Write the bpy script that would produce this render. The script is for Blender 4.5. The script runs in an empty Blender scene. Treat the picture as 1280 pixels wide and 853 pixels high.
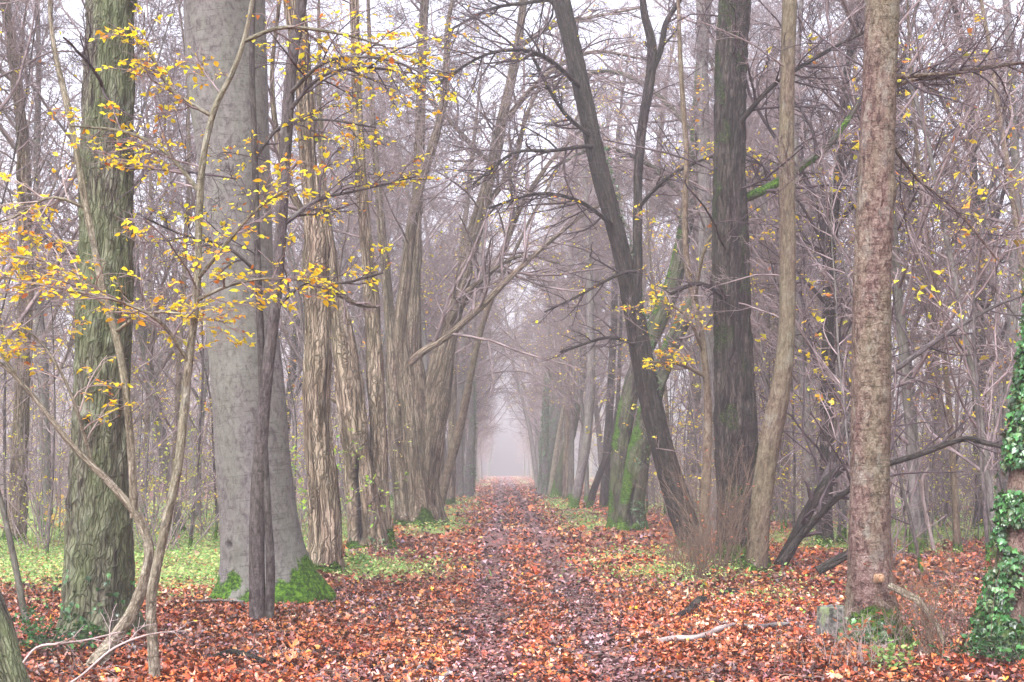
import bpy, math
import numpy as np
from mathutils import Matrix

C = bpy.context.scene.collection
rs = np.random.RandomState
PI = math.pi

# ------------------------------------------------------------------ camera
FPX = 50.0 / 36.0 * 1280.0
PITCH = math.atan(159.5 / FPX)
YAW = -math.atan(12.0 / FPX)
CAMZ = 1.6
CAM_R = np.array(Matrix.Rotation(YAW, 3, 'Z') @ Matrix.Rotation(math.radians(90) + PITCH, 3, 'X'))


def ray(px, py):
    d = CAM_R @ np.array([(px - 640) / FPX, -(py - 426.5) / FPX, -1.0])
    return d


def at(px, py, depth):
    """the point of the place that lies DEPTH metres ahead in that direction"""
    d = ray(px, py)
    return np.array([0, 0, CAMZ]) + d * (depth / d[1])


def project(p):
    q = CAM_R.T @ (np.asarray(p, float) - np.array([0, 0, CAMZ]))
    return 640 + q[0] / -q[2] * FPX, 426.5 - q[1] / -q[2] * FPX


def ground_at(px, py):
    d = ray(px, py)
    t = -CAMZ / d[2]
    return d[0] * t, d[1] * t


# ------------------------------------------------------------------ noise
_r = rs(7)
PERM = np.concatenate([_r.permutation(256)] * 3)
VAL = _r.rand(256) * 2 - 1


def vnoise(p):
    p = np.asarray(p, float)
    i = np.floor(p).astype(int)
    f = p - i
    f = f * f * (3 - 2 * f)
    i &= 255
    out = 0
    for dx in (0, 1):
        for dy in (0, 1):
            for dz in (0, 1):
                h = VAL[PERM[PERM[PERM[(i[..., 0] + dx) & 255] + ((i[..., 1] + dy) & 255)] + ((i[..., 2] + dz) & 255)] & 255]
                w = (f[..., 0] if dx else 1 - f[..., 0]) * (f[..., 1] if dy else 1 - f[..., 1]) * (f[..., 2] if dz else 1 - f[..., 2])
                out = out + h * w
    return out


def fbm(p, o=3):
    p = np.asarray(p, float)
    s, a = 0, 1.0
    for k in range(o):
        s = s + a * vnoise(p * 2 ** k + 17.3 * k)
        a *= .5
    return s


def xy3(x, y, s=1.0, z=0.0):
    x = np.asarray(x, float)
    return np.stack([x * s, np.asarray(y, float) * s, np.zeros_like(x) + z], -1)


def sstep(a, b, x):
    t = np.clip((np.asarray(x, float) - a) / (b - a), 0, 1)
    return t * t * (3 - 2 * t)


PATHX = 0.38


def gz(x, y):
    """height of the ground"""
    x = np.asarray(x, float)
    y = np.asarray(y, float)
    ax = np.abs(x - PATHX)
    side = sstep(1.2, 3.2, ax)
    far = sstep(40, 130, np.abs(y)) * sstep(4, 30, ax)
    h = side * (.05 + .07 * fbm(xy3(x, y, .35), 2)) + far * .6 * vnoise(xy3(x, y, .03, 3.3))
    for rx in (-.12, .9):
        h = h - .035 * np.exp(-((x - rx - .12 * vnoise(xy3(y * 0, y, .15, rx * 9))) / .2) ** 2)
    h = h + .018 * fbm(xy3(x, y, 1.7, 5.0), 2)
    return h


def path_f(x, y):
    w = .25 * vnoise(xy3(x, y, .7, 9.1))
    return 1 - sstep(.75, 1.35, np.abs(np.asarray(x, float) - PATHX) + w)


def green_f(x, y):
    """where the low green plants grow"""
    x = np.asarray(x, float)
    y = np.asarray(y, float)
    n = fbm(xy3(x, y, .45, 2.2), 3)
    left = (1 - sstep(-3.6, -2.9, x)) * sstep(16, 18.5, y + n) * (1 - sstep(55, 75, y))
    left = left * sstep(-.9, -.1, n + .5)
    verge = np.exp(-((np.abs(x - .35) - 2.1) / .65) ** 2) * sstep(33, 39, y + 4 * n) * sstep(-.45, .25, n)
    right = sstep(4.6, 6, x) * sstep(22, 30, y + 3 * n) * sstep(-.35, .2, n)
    spots = (np.exp(-(((x + 1.9) / .8) ** 2 + ((y - 22.5) / 2.2) ** 2)) + np.exp(-(((x - 2.6) / .9) ** 2 + ((y - 23) / 3.2) ** 2))
             + .8 * np.exp(-(((x - 4.1) / .8) ** 2 + ((y - 17.5) / 1.2) ** 2))) * sstep(-.5, .1, n + .1)
    return np.clip(np.maximum.reduce([left, verge, right, spots]), 0, 1)


# ------------------------------------------------------------------ mesh builder
class Geo:
    def __init__(s):
        s.v, s.f, s.n = [], [], 0
        s.att = {}

    def add(s, v, faces, **att):
        v = np.asarray(v, float).reshape(-1, 3)
        m = len(v)
        s.v.append(v)
        for f in faces:
            s.f.append(np.asarray(f, int) + s.n)
        for k in set(list(att) + list(s.att)):
            a = att.get(k)
            dim = 3 if k in ('bark', 'col') else 1
            if a is None:
                a = np.zeros((m, dim))
            s.att.setdefault(k, [np.zeros((s.n, dim))] if s.n else []).append(np.asarray(a, float).reshape(m, dim))
        s.n += m

    def build(s, name, mat, parent=None, origin=None, smooth=True, proto=False):
        me = bpy.data.meshes.new(name)
        V = np.concatenate(s.v) if s.v else np.zeros((0, 3))
        if origin is not None:
            V = V - np.asarray(origin)
        F = [f for f in s.f if len(f)]
        tot = [np.full(len(f), f.shape[1]) for f in F]
        tot = np.concatenate(tot)
        loops = np.concatenate([f.ravel() for f in F])
        me.vertices.add(len(V))
        me.vertices.foreach_set('co', V.astype(np.float32).ravel())
        me.loops.add(len(loops))
        me.loops.foreach_set('vertex_index', loops.astype(np.int32))
        me.polygons.add(len(tot))
        me.polygons.foreach_set('loop_start', np.concatenate([[0], np.cumsum(tot)[:-1]]).astype(np.int32))
        if smooth:
            me.polygons.foreach_set('use_smooth', np.ones(len(tot), bool))
        for k, parts in s.att.items():
            a = np.concatenate(parts)
            if k == 'col':
                at_ = me.attributes.new(k, 'FLOAT_COLOR', 'POINT')
                a = np.concatenate([a, np.ones((len(a), 1))], 1)
                at_.data.foreach_set('color', a.astype(np.float32).ravel())
            elif k == 'bark':
                at_ = me.attributes.new(k, 'FLOAT_VECTOR', 'POINT')
                at_.data.foreach_set('vector', a.astype(np.float32).ravel())
            else:
                at_ = me.attributes.new(k, 'FLOAT', 'POINT')
                at_.data.foreach_set('value', a.astype(np.float32).ravel())
        me.update(calc_edges=True)
        me.materials.append(mat)
        o = bpy.data.objects.new(name, me)
        C.objects.link(o)
        if parent is not None:
            o.parent = parent
        elif origin is not None:
            o.location = origin
        return o


def norm(a):
    return a / np.maximum(np.linalg.norm(a, axis=-1, keepdims=True), 1e-9)


def grid_faces(m, n, k, closed=True):
    i = np.arange(m)[:, None, None] * (n * k)
    j = np.arange(n - 1)[None, :, None] * k
    q = np.arange(k)[None, None, :]
    q2 = (q + 1) % k
    a = i + j + q
    b = i + j + q2
    return np.stack([a, b, b + k, a + k], -1).reshape(-1, 4)


def tubes(geo, P, R, k=3, **extra):
    """many tubes at once: P (m,n,3), R (m,n)"""
    if len(P) == 0:
        return
    m, n, _ = P.shape
    T = np.gradient(P, axis=1)
    T = norm(T)
    ch = norm(P[:, -1] - P[:, 0] + 1e-6)
    ref = np.where(np.abs(ch[:, 2:3]) > .6, np.array([[1., 0, 0]]), np.array([[0, 0, 1.]]))
    ref = np.repeat(ref[:, None], n, 1)
    N = norm(np.cross(T, ref))
    B = np.cross(T, N)
    th = np.arange(k) / k * 2 * PI
    ring = N[:, :, None] * np.cos(th)[None, None, :, None] + B[:, :, None] * np.sin(th)[None, None, :, None]
    V = P[:, :, None] + ring * R[:, :, None, None]
    seg = np.linalg.norm(np.diff(P, axis=1), axis=2)
    s = np.concatenate([np.zeros((m, 1)), np.cumsum(seg, 1)], 1) + (np.arange(m) * 3.7)[:, None]
    r0 = np.maximum(R.mean(1), .004)[:, None, None]
    bark = np.stack([np.broadcast_to(np.cos(th) * r0, (m, n, k)), np.broadcast_to(np.sin(th) * r0, (m, n, k)),
                     np.broadcast_to(s[:, :, None], (m, n, k))], -1)
    geo.add(V, [grid_faces(m, n, k)], bark=bark, **{a: np.full(m * n * k, b) for a, b in extra.items()})


def curves(rng, S, D, L, n, wob=.12, up=.0, flat=0.0):
    m = len(S)
    P = np.zeros((m, n, 3))
    P[:, 0] = S
    d = norm(D)
    st = (L / (n - 1))[:, None]
    drift = rng.normal(0, wob * .5, (m, 3))
    for i in range(1, n):
        P[:, i] = P[:, i - 1] + d * st
        d = d + drift + rng.normal(0, wob, (m, 3))
        d[:, 2] += up
        if flat:
            d[:, 2] *= (1 - flat)
        d = norm(d)
    return P


def kids(rng, P, R, per, t0, t1, ang, lenf, n, rf=.6, wob=.12, up=0., flat=0., rmin=.002, lmin=.1, angj=.3, planar=False):
    """per children on every parent tube"""
    m, np_, _ = P.shape
    idx = np.repeat(np.arange(m), per)
    t = (np.tile(np.arange(per), m) + rng.rand(m * per)) / per * (t1 - t0) + t0
    x = t * (np_ - 1)
    i = np.clip(x.astype(int), 0, np_ - 2)
    f = (x - i)[:, None]
    S = P[idx, i] * (1 - f) + P[idx, i + 1] * f
    r = R[idx, i] * (1 - f[:, 0]) + R[idx, i + 1] * f[:, 0]
    T = norm(P[idx, i + 1] - P[idx, i])
    plen = np.linalg.norm(np.diff(P, axis=1), axis=2).sum(1)[idx]
    if planar:
        side = norm(np.cross(T, np.array([0, 0, 1.]))) * np.where(rng.rand(len(idx)) > .5, 1, -1)[:, None]
        side = norm(side + rng.normal(0, .35, side.shape))
    else:
        q = rng.normal(0, 1, T.shape)
        side = norm(q - (q * T).sum(1, keepdims=True) * T)
    a = ang + rng.normal(0, angj * .5, len(idx))
    D = T * np.cos(a)[:, None] + side * np.sin(a)[:, None]
    L = np.maximum(plen * lenf * (1.15 - .75 * t) * rng.uniform(.6, 1.3, len(idx)), lmin)
    cr = np.maximum(r * rf * rng.uniform(.7, 1.1, len(idx)), rmin)
    Q = curves(rng, S, D, L, n, wob, up, flat)
    taper = np.linspace(1, .35, n)[None]
    RR = np.maximum(cr[:, None] * taper, rmin * .7)
    return Q, RR


def smooth_line(pts, step):
    """pts (n,k) columns; resample with Catmull-Rom along the polyline"""
    pts = np.asarray(pts, float)
    n = len(pts)
    if n > 2:
        e = np.concatenate([[2 * pts[0] - pts[1]], pts, [2 * pts[-1] - pts[-2]]])
        out = []
        for i in range(1, n):
            p0, p1, p2, p3 = e[i - 1], e[i], e[i + 1], e[i + 2]
            t = np.linspace(0, 1, 13)[:-1, None]
            out.append(.5 * (2 * p1 + (p2 - p0) * t + (2 * p0 - 5 * p1 + 4 * p2 - p3) * t * t + (3 * p1 - p0 - 3 * p2 + p3) * t ** 3))
        pts = np.concatenate(out + [pts[-1:]])
    d = np.concatenate([[0], np.cumsum(np.linalg.norm(np.diff(pts[:, :3], axis=0), axis=1))])
    N = max(4, int(d[-1] / step))
    s = np.linspace(0, d[-1], N)
    return np.stack([np.interp(s, d, pts[:, c]) for c in range(pts.shape[1])], 1), s


BARK = {  # name: (amplitude function)
    'oak': lambda q: .013 * (1 - 2.2 * np.abs(vnoise(q * [17, 17, 4.]))) + .010 * vnoise(q * [30, 30, 10.]),
    'stringy': lambda q: .05 * vnoise(q * [5, 5, .6]) + .026 * (1 - 2 * np.abs(vnoise(q * [13, 13, 1.3]))) + .014 * vnoise(q * [30, 30, 4.]) + .03 * vnoise(q * [2.5, 2.5, 1.6]),
    'beech': lambda q: .022 * vnoise(q * [2.2, 2.2, .8]) + .003 * vnoise(q * [9, 9, 30.]),
    'smooth': lambda q: .012 * vnoise(q * [5, 5, 1.5]) + .006 * vnoise(q * [20, 20, 12.]),
}


def trunk_geo(geo, line, s, bark='oak', sides=64, flare=0., lobes=5, seed=0, base_z=0., moss=None, groove=None, knots=0, amp=1.0, twist=.15):
    """line (n,4): x y z r. One detailed trunk."""
    rng = rs(seed + 11)
    P, R = line[:, :3], line[:, 3]
    n = len(P)
    T = norm(np.gradient(P, axis=0))
    ref = np.array([0, -1., 0]) if abs(T[:, 1]).mean() < .7 else np.array([0, 0, 1.])
    N = norm(np.cross(T, ref))            # sideways
    B = -np.cross(T, N)                   # towards -ref
    th = np.arange(sides) / sides * 2 * PI
    tw = th[None] + (s * twist)[:, None]
    r0 = float(np.median(R))
    q = np.stack([np.cos(tw) * r0, np.sin(tw) * r0, np.repeat(s[:, None], sides, 1)], -1) + seed * 3.1
    d = BARK[bark](q) * amp * np.clip(R[:, None] / .2, .25, 1.3)
    rel = (1 + (.2 if bark == 'stringy' else .10) * vnoise(np.stack([np.cos(th)[None] + 0 * s[:, None], np.sin(th)[None] + 0 * s[:, None], s[:, None] * .7 + 0 * th[None]], -1) * 1.1 + seed))
    rr = R[:, None] * rel + d
    h = P[:, 2] - base_z
    if flare:
        lob = .5 + .5 * np.cos(lobes * th + seed) + .5 * vnoise(np.stack([np.cos(th), np.sin(th), 0 * th + seed], -1) * 2)
        rr = rr + R[:, None] * flare * (lob[None] * .9 + .2) * np.exp(-np.maximum(h, 0) / .28)[:, None]
    rot = np.zeros((n, sides))
    if groove:
        for (ga, gs0, gs1, gw, gd) in groove:
            env = sstep(gs0, gs0 + .3, s) * (1 - sstep(gs1 - .4, gs1, s))
            a0 = ga + .25 * vnoise(np.stack([s, 0 * s, 0 * s + seed], -1) * 1.3)
            dd = (th[None] - a0[:, None] + PI) % (2 * PI) - PI
            g = np.exp(-(dd / gw) ** 2) * env[:, None]
            rr = rr - gd * g
            rot = np.maximum(rot, sstep(.25, .75, g))  # groove coloured near-black: dark wood, with the hollow's shade painted in
    for k in range(knots):
        ks, ka, kr = rng.uniform(s[0] + .8, s[-1]), rng.uniform(0, 2 * PI), min(rng.uniform(.05, .11), max(.02, r0 * .8))
        dd = (th[None] - ka + PI) % (2 * PI) - PI
        dist = np.sqrt((dd * R[:, None]) ** 2 + ((s - ks) ** 2)[:, None])
        ksz = np.minimum(R[:, None] * .22, .045)
        rr = rr + ksz * np.exp(-(dist / kr) ** 2) - 1.6 * ksz * np.exp(-(dist / (kr * .4)) ** 2)
        rot = np.maximum(rot, .6 * np.exp(-(dist / (kr * .5)) ** 2))
    # N cos + B sin : B points to the viewer side (-y)
    V = P[:, None] + (N[:, None] * np.cos(th)[None, :, None] + B[:, None] * np.sin(th)[None, :, None]) * rr[..., None]
    ms = np.zeros((n, sides))
    if moss:
        bh, side_amt, side_dir, up_amt = moss          # height of base moss, amount on a side, its direction
        nz = fbm(q * [5, 5, 2.5] + 40, 3)
        ms = (1 - sstep(bh * .35, bh, h[:, None] + .25 * nz)) if bh > 0 else ms
        sd = np.cos(th - side_dir)[None] + .5 * nz
        ms = np.maximum(ms, side_amt * sstep(.45, 1.15, sd))
        ms = np.maximum(ms, up_amt * sstep(.1, .7, nz + .1))
    geo.add(V, [grid_faces(1, n, sides)], bark=q, moss=ms, rot=rot)
    return V


# ------------------------------------------------------------------ leaves
LEAF = {
    'beech': (np.array([[0, 0, 0], [.3, .26, .05], [.68, .24, .04], [1, 0, -.04], [.68, -.24, .04], [.3, -.26, .05], [.34, 0, -.03], [.7, 0, -.04]]),
              [np.array([[0, 1, 6], [2, 3, 7], [3, 4, 7], [5, 0, 6]]), np.array([[1, 2, 7, 6], [4, 5, 6, 7]])]),
    'quad': (np.array([[0, 0, 0], [.45, .3, .07], [1, 0, 0], [.45, -.3, .07]]), [np.array([[0, 1, 2], [0, 2, 3]])]),
    'maple': (np.array([[.35, 0, -.03], [0, .05, 0], [.12, .38, .06], [.38, .28, .02], [.62, .5, .09], [.62, .2, .0], [1, 0, .05],
                        [.62, -.2, .0], [.62, -.5, .09], [.38, -.28, .02], [.12, -.38, .06], [0, -.05, 0]]),
              [np.array([[0, i, i + 1] for i in range(1, 11)] + [[0, 11, 1]])[:, [0, 2, 1]]]),
    'ivy': (np.array([[0, 0, 0], [.0, .3, .05], [.4, .42, .08], [.5, .2, .0], [1, 0, .08], [.5, -.2, .0], [.4, -.42, .08], [.0, -.3, .05]]),
            [np.array([[0, 1, 2], [0, 2, 3], [0, 3, 4], [0, 4, 5], [0, 5, 6], [0, 6, 7]])]),
    'blade': (np.array([[0, .03, 0], [0, -.03, 0], [.55, -.025, .1], [.55, .025, .1], [1, 0, .32]]), [np.array([[2, 4, 3]]), np.array([[0, 1, 2, 3]])]),
}


def leaves(geo, rng, pos, axis, nrm, size, col, kind='beech', curl=.0, width=1.0):
    m = len(pos)
    if m == 0:
        return
    T, F = LEAF[kind]
    axis = norm(axis)
    nrm = norm(nrm - (nrm * axis).sum(1, keepdims=True) * axis)
    bi = np.cross(nrm, axis)
    t = np.repeat(T[None], m, 0)
    t[:, :, 1] *= width * rng.uniform(.8, 1.2, (m, 1))
    c = rng.normal(0, curl, (m, 1)) if curl else 0
    t[:, :, 2] = t[:, :, 2] * rng.uniform(.3, 2.2, (m, 1)) + c * (t[:, :, 0] - .5) ** 2 * 2
    t[:, :, 2] += (rng.normal(0, curl, (m, 1)) if curl else 0) * np.abs(t[:, :, 1])
    t = t * np.asarray(size)[:, None, None]
    V = pos[:, None] + t[:, :, :1] * axis[:, None] + t[:, :, 1:2] * bi[:, None] + t[:, :, 2:] * nrm[:, None]
    k = len(T)
    off = (np.arange(m) * k)[:, None, None]
    geo.add(V, [(f[None] + off).reshape(-1, f.shape[1]) for f in F], col=np.repeat(np.asarray(col)[:, None], k, 1))


def pick(rng, m, palette, weights=None, jit=.18):
    palette = np.asarray(palette, float)
    w = np.asarray(weights, float) if weights is not None else np.ones(len(palette))
    i = rng.choice(len(palette), m, p=w / w.sum())
    return np.clip(palette[i] * rng.normal(1, jit, (m, 1)) * rng.normal(1, jit * .35, (m, 3)), .004, .9)


def twig_leaves(geo, rng, P, prob, size, palette, weights=None, per=3, kind='beech', droop=-.15, flat=.35):
    """leaves along twigs, roughly in one flat layer as on a beech"""
    m, n, _ = P.shape
    sel = np.where(rng.rand(m) < prob)[0]
    if len(sel) == 0:
        return
    idx = np.repeat(sel, per)
    t = rng.uniform(.15, 1, len(idx)) * (n - 1)
    i = np.clip(t.astype(int), 0, n - 2)
    f = (t - i)[:, None]
    S = P[idx, i] * (1 - f) + P[idx, i + 1] * f
    T = norm(P[idx, i + 1] - P[idx, i])
    side = norm(np.cross(T, [0, 0, 1.])) * np.where(rng.rand(len(idx)) > .5, 1, -1)[:, None]
    A = T + side * rng.uniform(.4, 1.6, (len(idx), 1)) + rng.normal(0, .2, T.shape)
    A[:, 2] += droop + rng.normal(0, .35, len(A))
    nr = np.array([0, 0, 1.]) + rng.normal(0, flat, T.shape)
    leaves(geo, rng, S, A, nr, rng.uniform(.45, 1.35, len(idx)) * size, pick(rng, len(idx), palette, weights), kind, .45)


YEL = [(.88, .68, .02), (.92, .78, .04), (.88, .50, .02), (.50, .17, .03), (.75, .74, .06)]
YW = [4, 3.2, 2., .9, .8]
RUST = [(.38, .13, .045), (.46, .19, .08), (.26, .085, .04)]
LITTER = [(.30, .068, .018), (.38, .115, .032), (.20, .048, .018), (.11, .032, .018), (.44, .24, .165), (.42, .15, .028), (.80, .45, .03), (.045, .02, .015)]
LW = [5, 3.6, 4.2, 3.4, 2.2, 1.2, .12, 2.4]
WET = [(.075, .032, .030), (.13, .058, .056), (.20, .065, .038), (.035, .017, .017), (.29, .17, .18)]
GREENS = [(.20, .37, .09), (.32, .46, .15), (.13, .27, .06), (.42, .46, .17)]
IVY = [(.022, .085, .022), (.035, .14, .035), (.075, .21, .06), (.018, .05, .018), (.06, .10, .03)]


# ------------------------------------------------------------------ materials
def newmat(name):
    m = bpy.data.materials.new(name)
    m.use_nodes = True
    nt = m.node_tree
    nt.nodes.clear()
    out = nt.nodes.new('ShaderNodeOutputMaterial')
    b = nt.nodes.new('ShaderNodeBsdfPrincipled')
    nt.links.new(b.outputs[0], out.inputs['Surface'])
    return m, nt, b, out


def N_(nt, kind, **kw):
    n = nt.nodes.new(kind)
    for k, v in kw.items():
        setattr(n, k, v)
    return n


def ramp(nt, fac, stops):
    r = nt.nodes.new('ShaderNodeValToRGB')
    e = r.color_ramp.elements
    while len(e) > 1:
        e.remove(e[-1])
    e[0].position = stops[0][0]
    e[0].color = (*stops[0][1], 1)
    for p, c in stops[1:]:
        q = e.new(p)
        q.color = (*c, 1)
    nt.links.new(fac, r.inputs[0])
    return r.outputs[0]


def mixc(nt, fac, a, b, mode='MIX'):
    m = N_(nt, 'ShaderNodeMix', data_type='RGBA', blend_type=mode)
    for sock, v in ((m.inputs[0], fac), (m.inputs[6], a), (m.inputs[7], b)):
        if hasattr(v, 'is_output') or hasattr(v, 'links'):
            nt.links.new(v, sock)
        elif isinstance(v, (int, float)):
            sock.default_value = v
        else:
            sock.default_value = (*v, 1)
    return m.outputs[2]


def mth(nt, op, a, b=None, c=None, clamp=False):
    m = N_(nt, 'ShaderNodeMath', operation=op, use_clamp=clamp)
    for i, v in enumerate((a, b, c)):
        if v is None:
            continue
        if isinstance(v, (int, float)):
            m.inputs[i].default_value = v
        else:
            nt.links.new(v, m.inputs[i])
    return m.outputs[0]


def noise(nt, vec, scale, detail=4, rough=.6, dist=0.):
    n = N_(nt, 'ShaderNodeTexNoise')
    n.inputs['Scale'].default_value = scale
    n.inputs['Detail'].default_value = detail
    n.inputs['Roughness'].default_value = rough
    n.inputs['Distortion'].default_value = dist
    nt.links.new(vec, n.inputs['Vector'])
    return n.outputs['Fac']


def mapping(nt, vec, scale):
    m = N_(nt, 'ShaderNodeMapping')
    m.inputs['Scale'].default_value = scale
    nt.links.new(vec, m.inputs['Vector'])
    return m.outputs[0]


def attr(nt, name):
    a = N_(nt, 'ShaderNodeAttribute', attribute_name=name)
    return a


def bark_mat(name, dark, mid, light, stretch=(14, 14, 2.), bump=.5, algae=None, algae_amt=0., rough=.85, lichen=.0, rings=0., dist=.02, cracks=.8, crack=1.6):
    m, nt, b, out = newmat(name)
    v = attr(nt, 'bark').outputs['Vector']
    v1 = mapping(nt, v, stretch)
    n1 = noise(nt, v1, 1.0, 6, .65, .6)
    n2 = noise(nt, mapping(nt, v, (stretch[0] * 3, stretch[1] * 3, stretch[2] * 4)), 1.0, 4, .6)
    big = noise(nt, v, 1.3, 3, .5)
    f = mth(nt, 'ADD', mth(nt, 'MULTIPLY', n1, .72), mth(nt, 'MULTIPLY', n2, .28))
    col = ramp(nt, f, [(.40, dark), (.485, mid), (.59, light)])
    wob = N_(nt, 'ShaderNodeTexNoise')
    wob.inputs['Scale'].default_value = 9
    nt.links.new(v, wob.inputs['Vector'])
    wv = N_(nt, 'ShaderNodeVectorMath', operation='MULTIPLY_ADD')
    nt.links.new(wob.outputs['Color'], wv.inputs[0])
    wv.inputs[1].default_value = (.05, .05, .1)
    nt.links.new(v, wv.inputs[2])
    vor = N_(nt, 'ShaderNodeTexVoronoi', feature='DISTANCE_TO_EDGE')
    vor.inputs['Scale'].default_value = 1
    nt.links.new(mapping(nt, wv.outputs[0], (stretch[0] * crack, stretch[1] * crack, stretch[2] * crack * 1.1)), vor.inputs['Vector'])
    ck = ramp(nt, vor.outputs['Distance'], [(.0, (0, 0, 0)), (.16, (1, 1, 1))])
    if cracks:
        col = mixc(nt, mth(nt, 'MULTIPLY', mth(nt, 'SUBTRACT', 1, ck), cracks), col, dark)  # dark fissure colour, also painting in the shade between bark ridges
    sp = noise(nt, v, 130, 3, .7)
    col = mixc(nt, ramp(nt, sp, [(.5, (0, 0, 0)), (.66, (.7, .7, .7))]), col, dark)
    col = mixc(nt, mth(nt, 'MULTIPLY', big, .3), col, mid)
    info = N_(nt, 'ShaderNodeObjectInfo')
    tint = mth(nt, 'MULTIPLY_ADD', info.outputs['Random'], .5, .75)
    comb = N_(nt, 'ShaderNodeCombineColor')
    for i in range(3):
        nt.links.new(tint, comb.inputs[i])
    col = mixc(nt, 1.0, col, comb.outputs[0], 'MULTIPLY')
    height = mth(nt, 'ADD', f, mth(nt, 'MULTIPLY', ck, .5 * cracks))
    if rings:
        rg = noise(nt, mapping(nt, v, (3.5, 3.5, 48)), 1.0, 3, .7, .6)
        rgm = mth(nt, 'MULTIPLY', ramp(nt, rg, [(.58, (0, 0, 0)), (.63, (1, 1, 1))]), rings)
        col = mixc(nt, rgm, col, dark)
        height = mth(nt, 'SUBTRACT', height, mth(nt, 'MULTIPLY', rgm, .4))
    if lichen:
        l = noise(nt, mapping(nt, v, (6, 6, 3.)), 1.0, 5, .7)
        col = mixc(nt, mth(nt, 'MULTIPLY', ramp(nt, l, [(.55, (0, 0, 0)), (.66, (1, 1, 1))]), lichen), col, (.30, .31, .27))
    if algae:
        a = noise(nt, mapping(nt, v, (3, 3, .7)), 1.0, 4, .6)
        am = mth(nt, 'MULTIPLY', ramp(nt, mth(nt, 'ADD', a, mth(nt, 'MULTIPLY', mth(nt, 'SUBTRACT', f, .5), .8)), [(.36, (0, 0, 0)), (.60, (1, 1, 1))]), algae_amt)
        col = mixc(nt, am, col, algae)
    ms = attr(nt, 'moss').outputs['Fac']
    fine = noise(nt, v, 45, 5, .75)
    mm = mth(nt, 'ADD', ms, mth(nt, 'MULTIPLY', mth(nt, 'SUBTRACT', fine, .5), 1.2))
    mmask = ramp(nt, mth(nt, 'MULTIPLY', mm, 1.0), [(.38, (0, 0, 0)), (.6, (1, 1, 1))])
    mcol = ramp(nt, noise(nt, v, 28, 5, .7), [(.38, (.006, .015, .002)), (.5, (.028, .075, .005)), (.64, (.09, .18, .012))])
    col = mixc(nt, mmask, col, mcol)
    col = mixc(nt, attr(nt, 'rot').outputs['Fac'], col, (.012, .010, .009))  # dark wood colour; in the hollows it also stands in for shade
    nt.links.new(col, b.inputs['Base Color'])
    b.inputs['Roughness'].default_value = rough
    b.inputs['Specular IOR Level'].default_value = .15
    hh = mth(nt, 'ADD', height, mth(nt, 'MULTIPLY', mth(nt, 'MULTIPLY', mmask, fine), 1.2))
    bp = N_(nt, 'ShaderNodeBump')
    bp.inputs['Strength'].default_value = bump
    bp.inputs['Distance'].default_value = dist
    nt.links.new(hh, bp.inputs['Height'])
    nt.links.new(bp.outputs[0], b.inputs['Normal'])
    return m


def leaf_mat(name, transl=.45, rough=.5, spec=.4):
    m, nt, b, out = newmat(name)
    a = attr(nt, 'col').outputs['Color']
    geo = N_(nt, 'ShaderNodeNewGeometry')
    n = noise(nt, geo.outputs['Position'], 90, 2, .5)
    col = mixc(nt, mth(nt, 'MULTIPLY', n, .55), a, mixc(nt, 1.0, a, (.55, .45, .42), 'MULTIPLY'))
    nt.links.new(col, b.inputs['Base Color'])
    b.inputs['Roughness'].default_value = rough
    b.inputs['Specular IOR Level'].default_value = spec
    if transl:
        t = N_(nt, 'ShaderNodeBsdfTranslucent')
        nt.links.new(col, t.inputs['Color'])
        mx = N_(nt, 'ShaderNodeMixShader')
        mx.inputs[0].default_value = transl
        nt.links.new(b.outputs[0], mx.inputs[1])
        nt.links.new(t.outputs[0], mx.inputs[2])
        nt.links.new(mx.outputs[0], out.inputs['Surface'])
    return m


def twig_mat(name, a, bcol):
    m, nt, b, out = newmat(name)
    v = attr(nt, 'bark').outputs['Vector']
    n = noise(nt, mapping(nt, v, (20, 20, 3)), 1, 3, .6)
    nt.links.new(ramp(nt, n, [(.35, a), (.65, bcol)]), b.inputs['Base Color'])
    b.inputs['Roughness'].default_value = .7
    b.inputs['Specular IOR Level'].default_value = .155
    return m


M = {}
M['oak'] = bark_mat('oak_bark', (.016, .013, .011), (.075, .066, .05), (.21, .195, .155), (24, 24, 3.2), 1.0, (.075, .11, .035), .48, lichen=.25, dist=.03, crack=1.5)
M['beech'] = bark_mat('beech_bark', (.06, .053, .05), (.145, .132, .128), (.20, .188, .182), (20, 20, 10), .4, (.12, .14, .09), .35, .7, lichen=.06, rings=.85, dist=.01, cracks=.25, crack=.4)
M['stringy'] = bark_mat('stringy_bark', (.016, .010, .007), (.16, .115, .083), (.40, .32, .245), (20, 20, 1.0), 1.0, (.11, .13, .06), .2, lichen=.15, dist=.06)
M['pale'] = bark_mat('pale_bark', (.03, .022, .015), (.14, .115, .085), (.32, .28, .225), (45, 45, 7.), .8, (.17, .19, .11), .3, lichen=.3, rings=.4, cracks=.5, crack=1.2)
M['dark'] = bark_mat('dark_bark', (.005, .004, .004), (.022, .016, .016), (.085, .065, .06), (22, 22, 2.4), 1.0, (.03, .05, .015), .12, lichen=.05, dist=.03)
M['brown'] = bark_mat('brown_bark', (.035, .022, .015), (.12, .085, .06), (.21, .16, .12), (28, 28, 7.), .8, (.13, .15, .07), .2, lichen=.2, rings=.2, cracks=.5, crack=1.2)
M['rose'] = bark_mat('rose_bark', (.025, .014, .012), (.115, .068, .058), (.22, .155, .14), (26, 26, 13), 1.0, (.12, .15, .07), .3, lichen=.3, rings=.45, dist=.03, cracks=.28, crack=1.5)
M['grey'] = bark_mat('grey_bark', (.035, .027, .03), (.10, .085, .088), (.19, .17, .17), (26, 26, 5.), .7, (.10, .12, .06), .3, lichen=.25, cracks=.5, crack=1.2)
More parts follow.
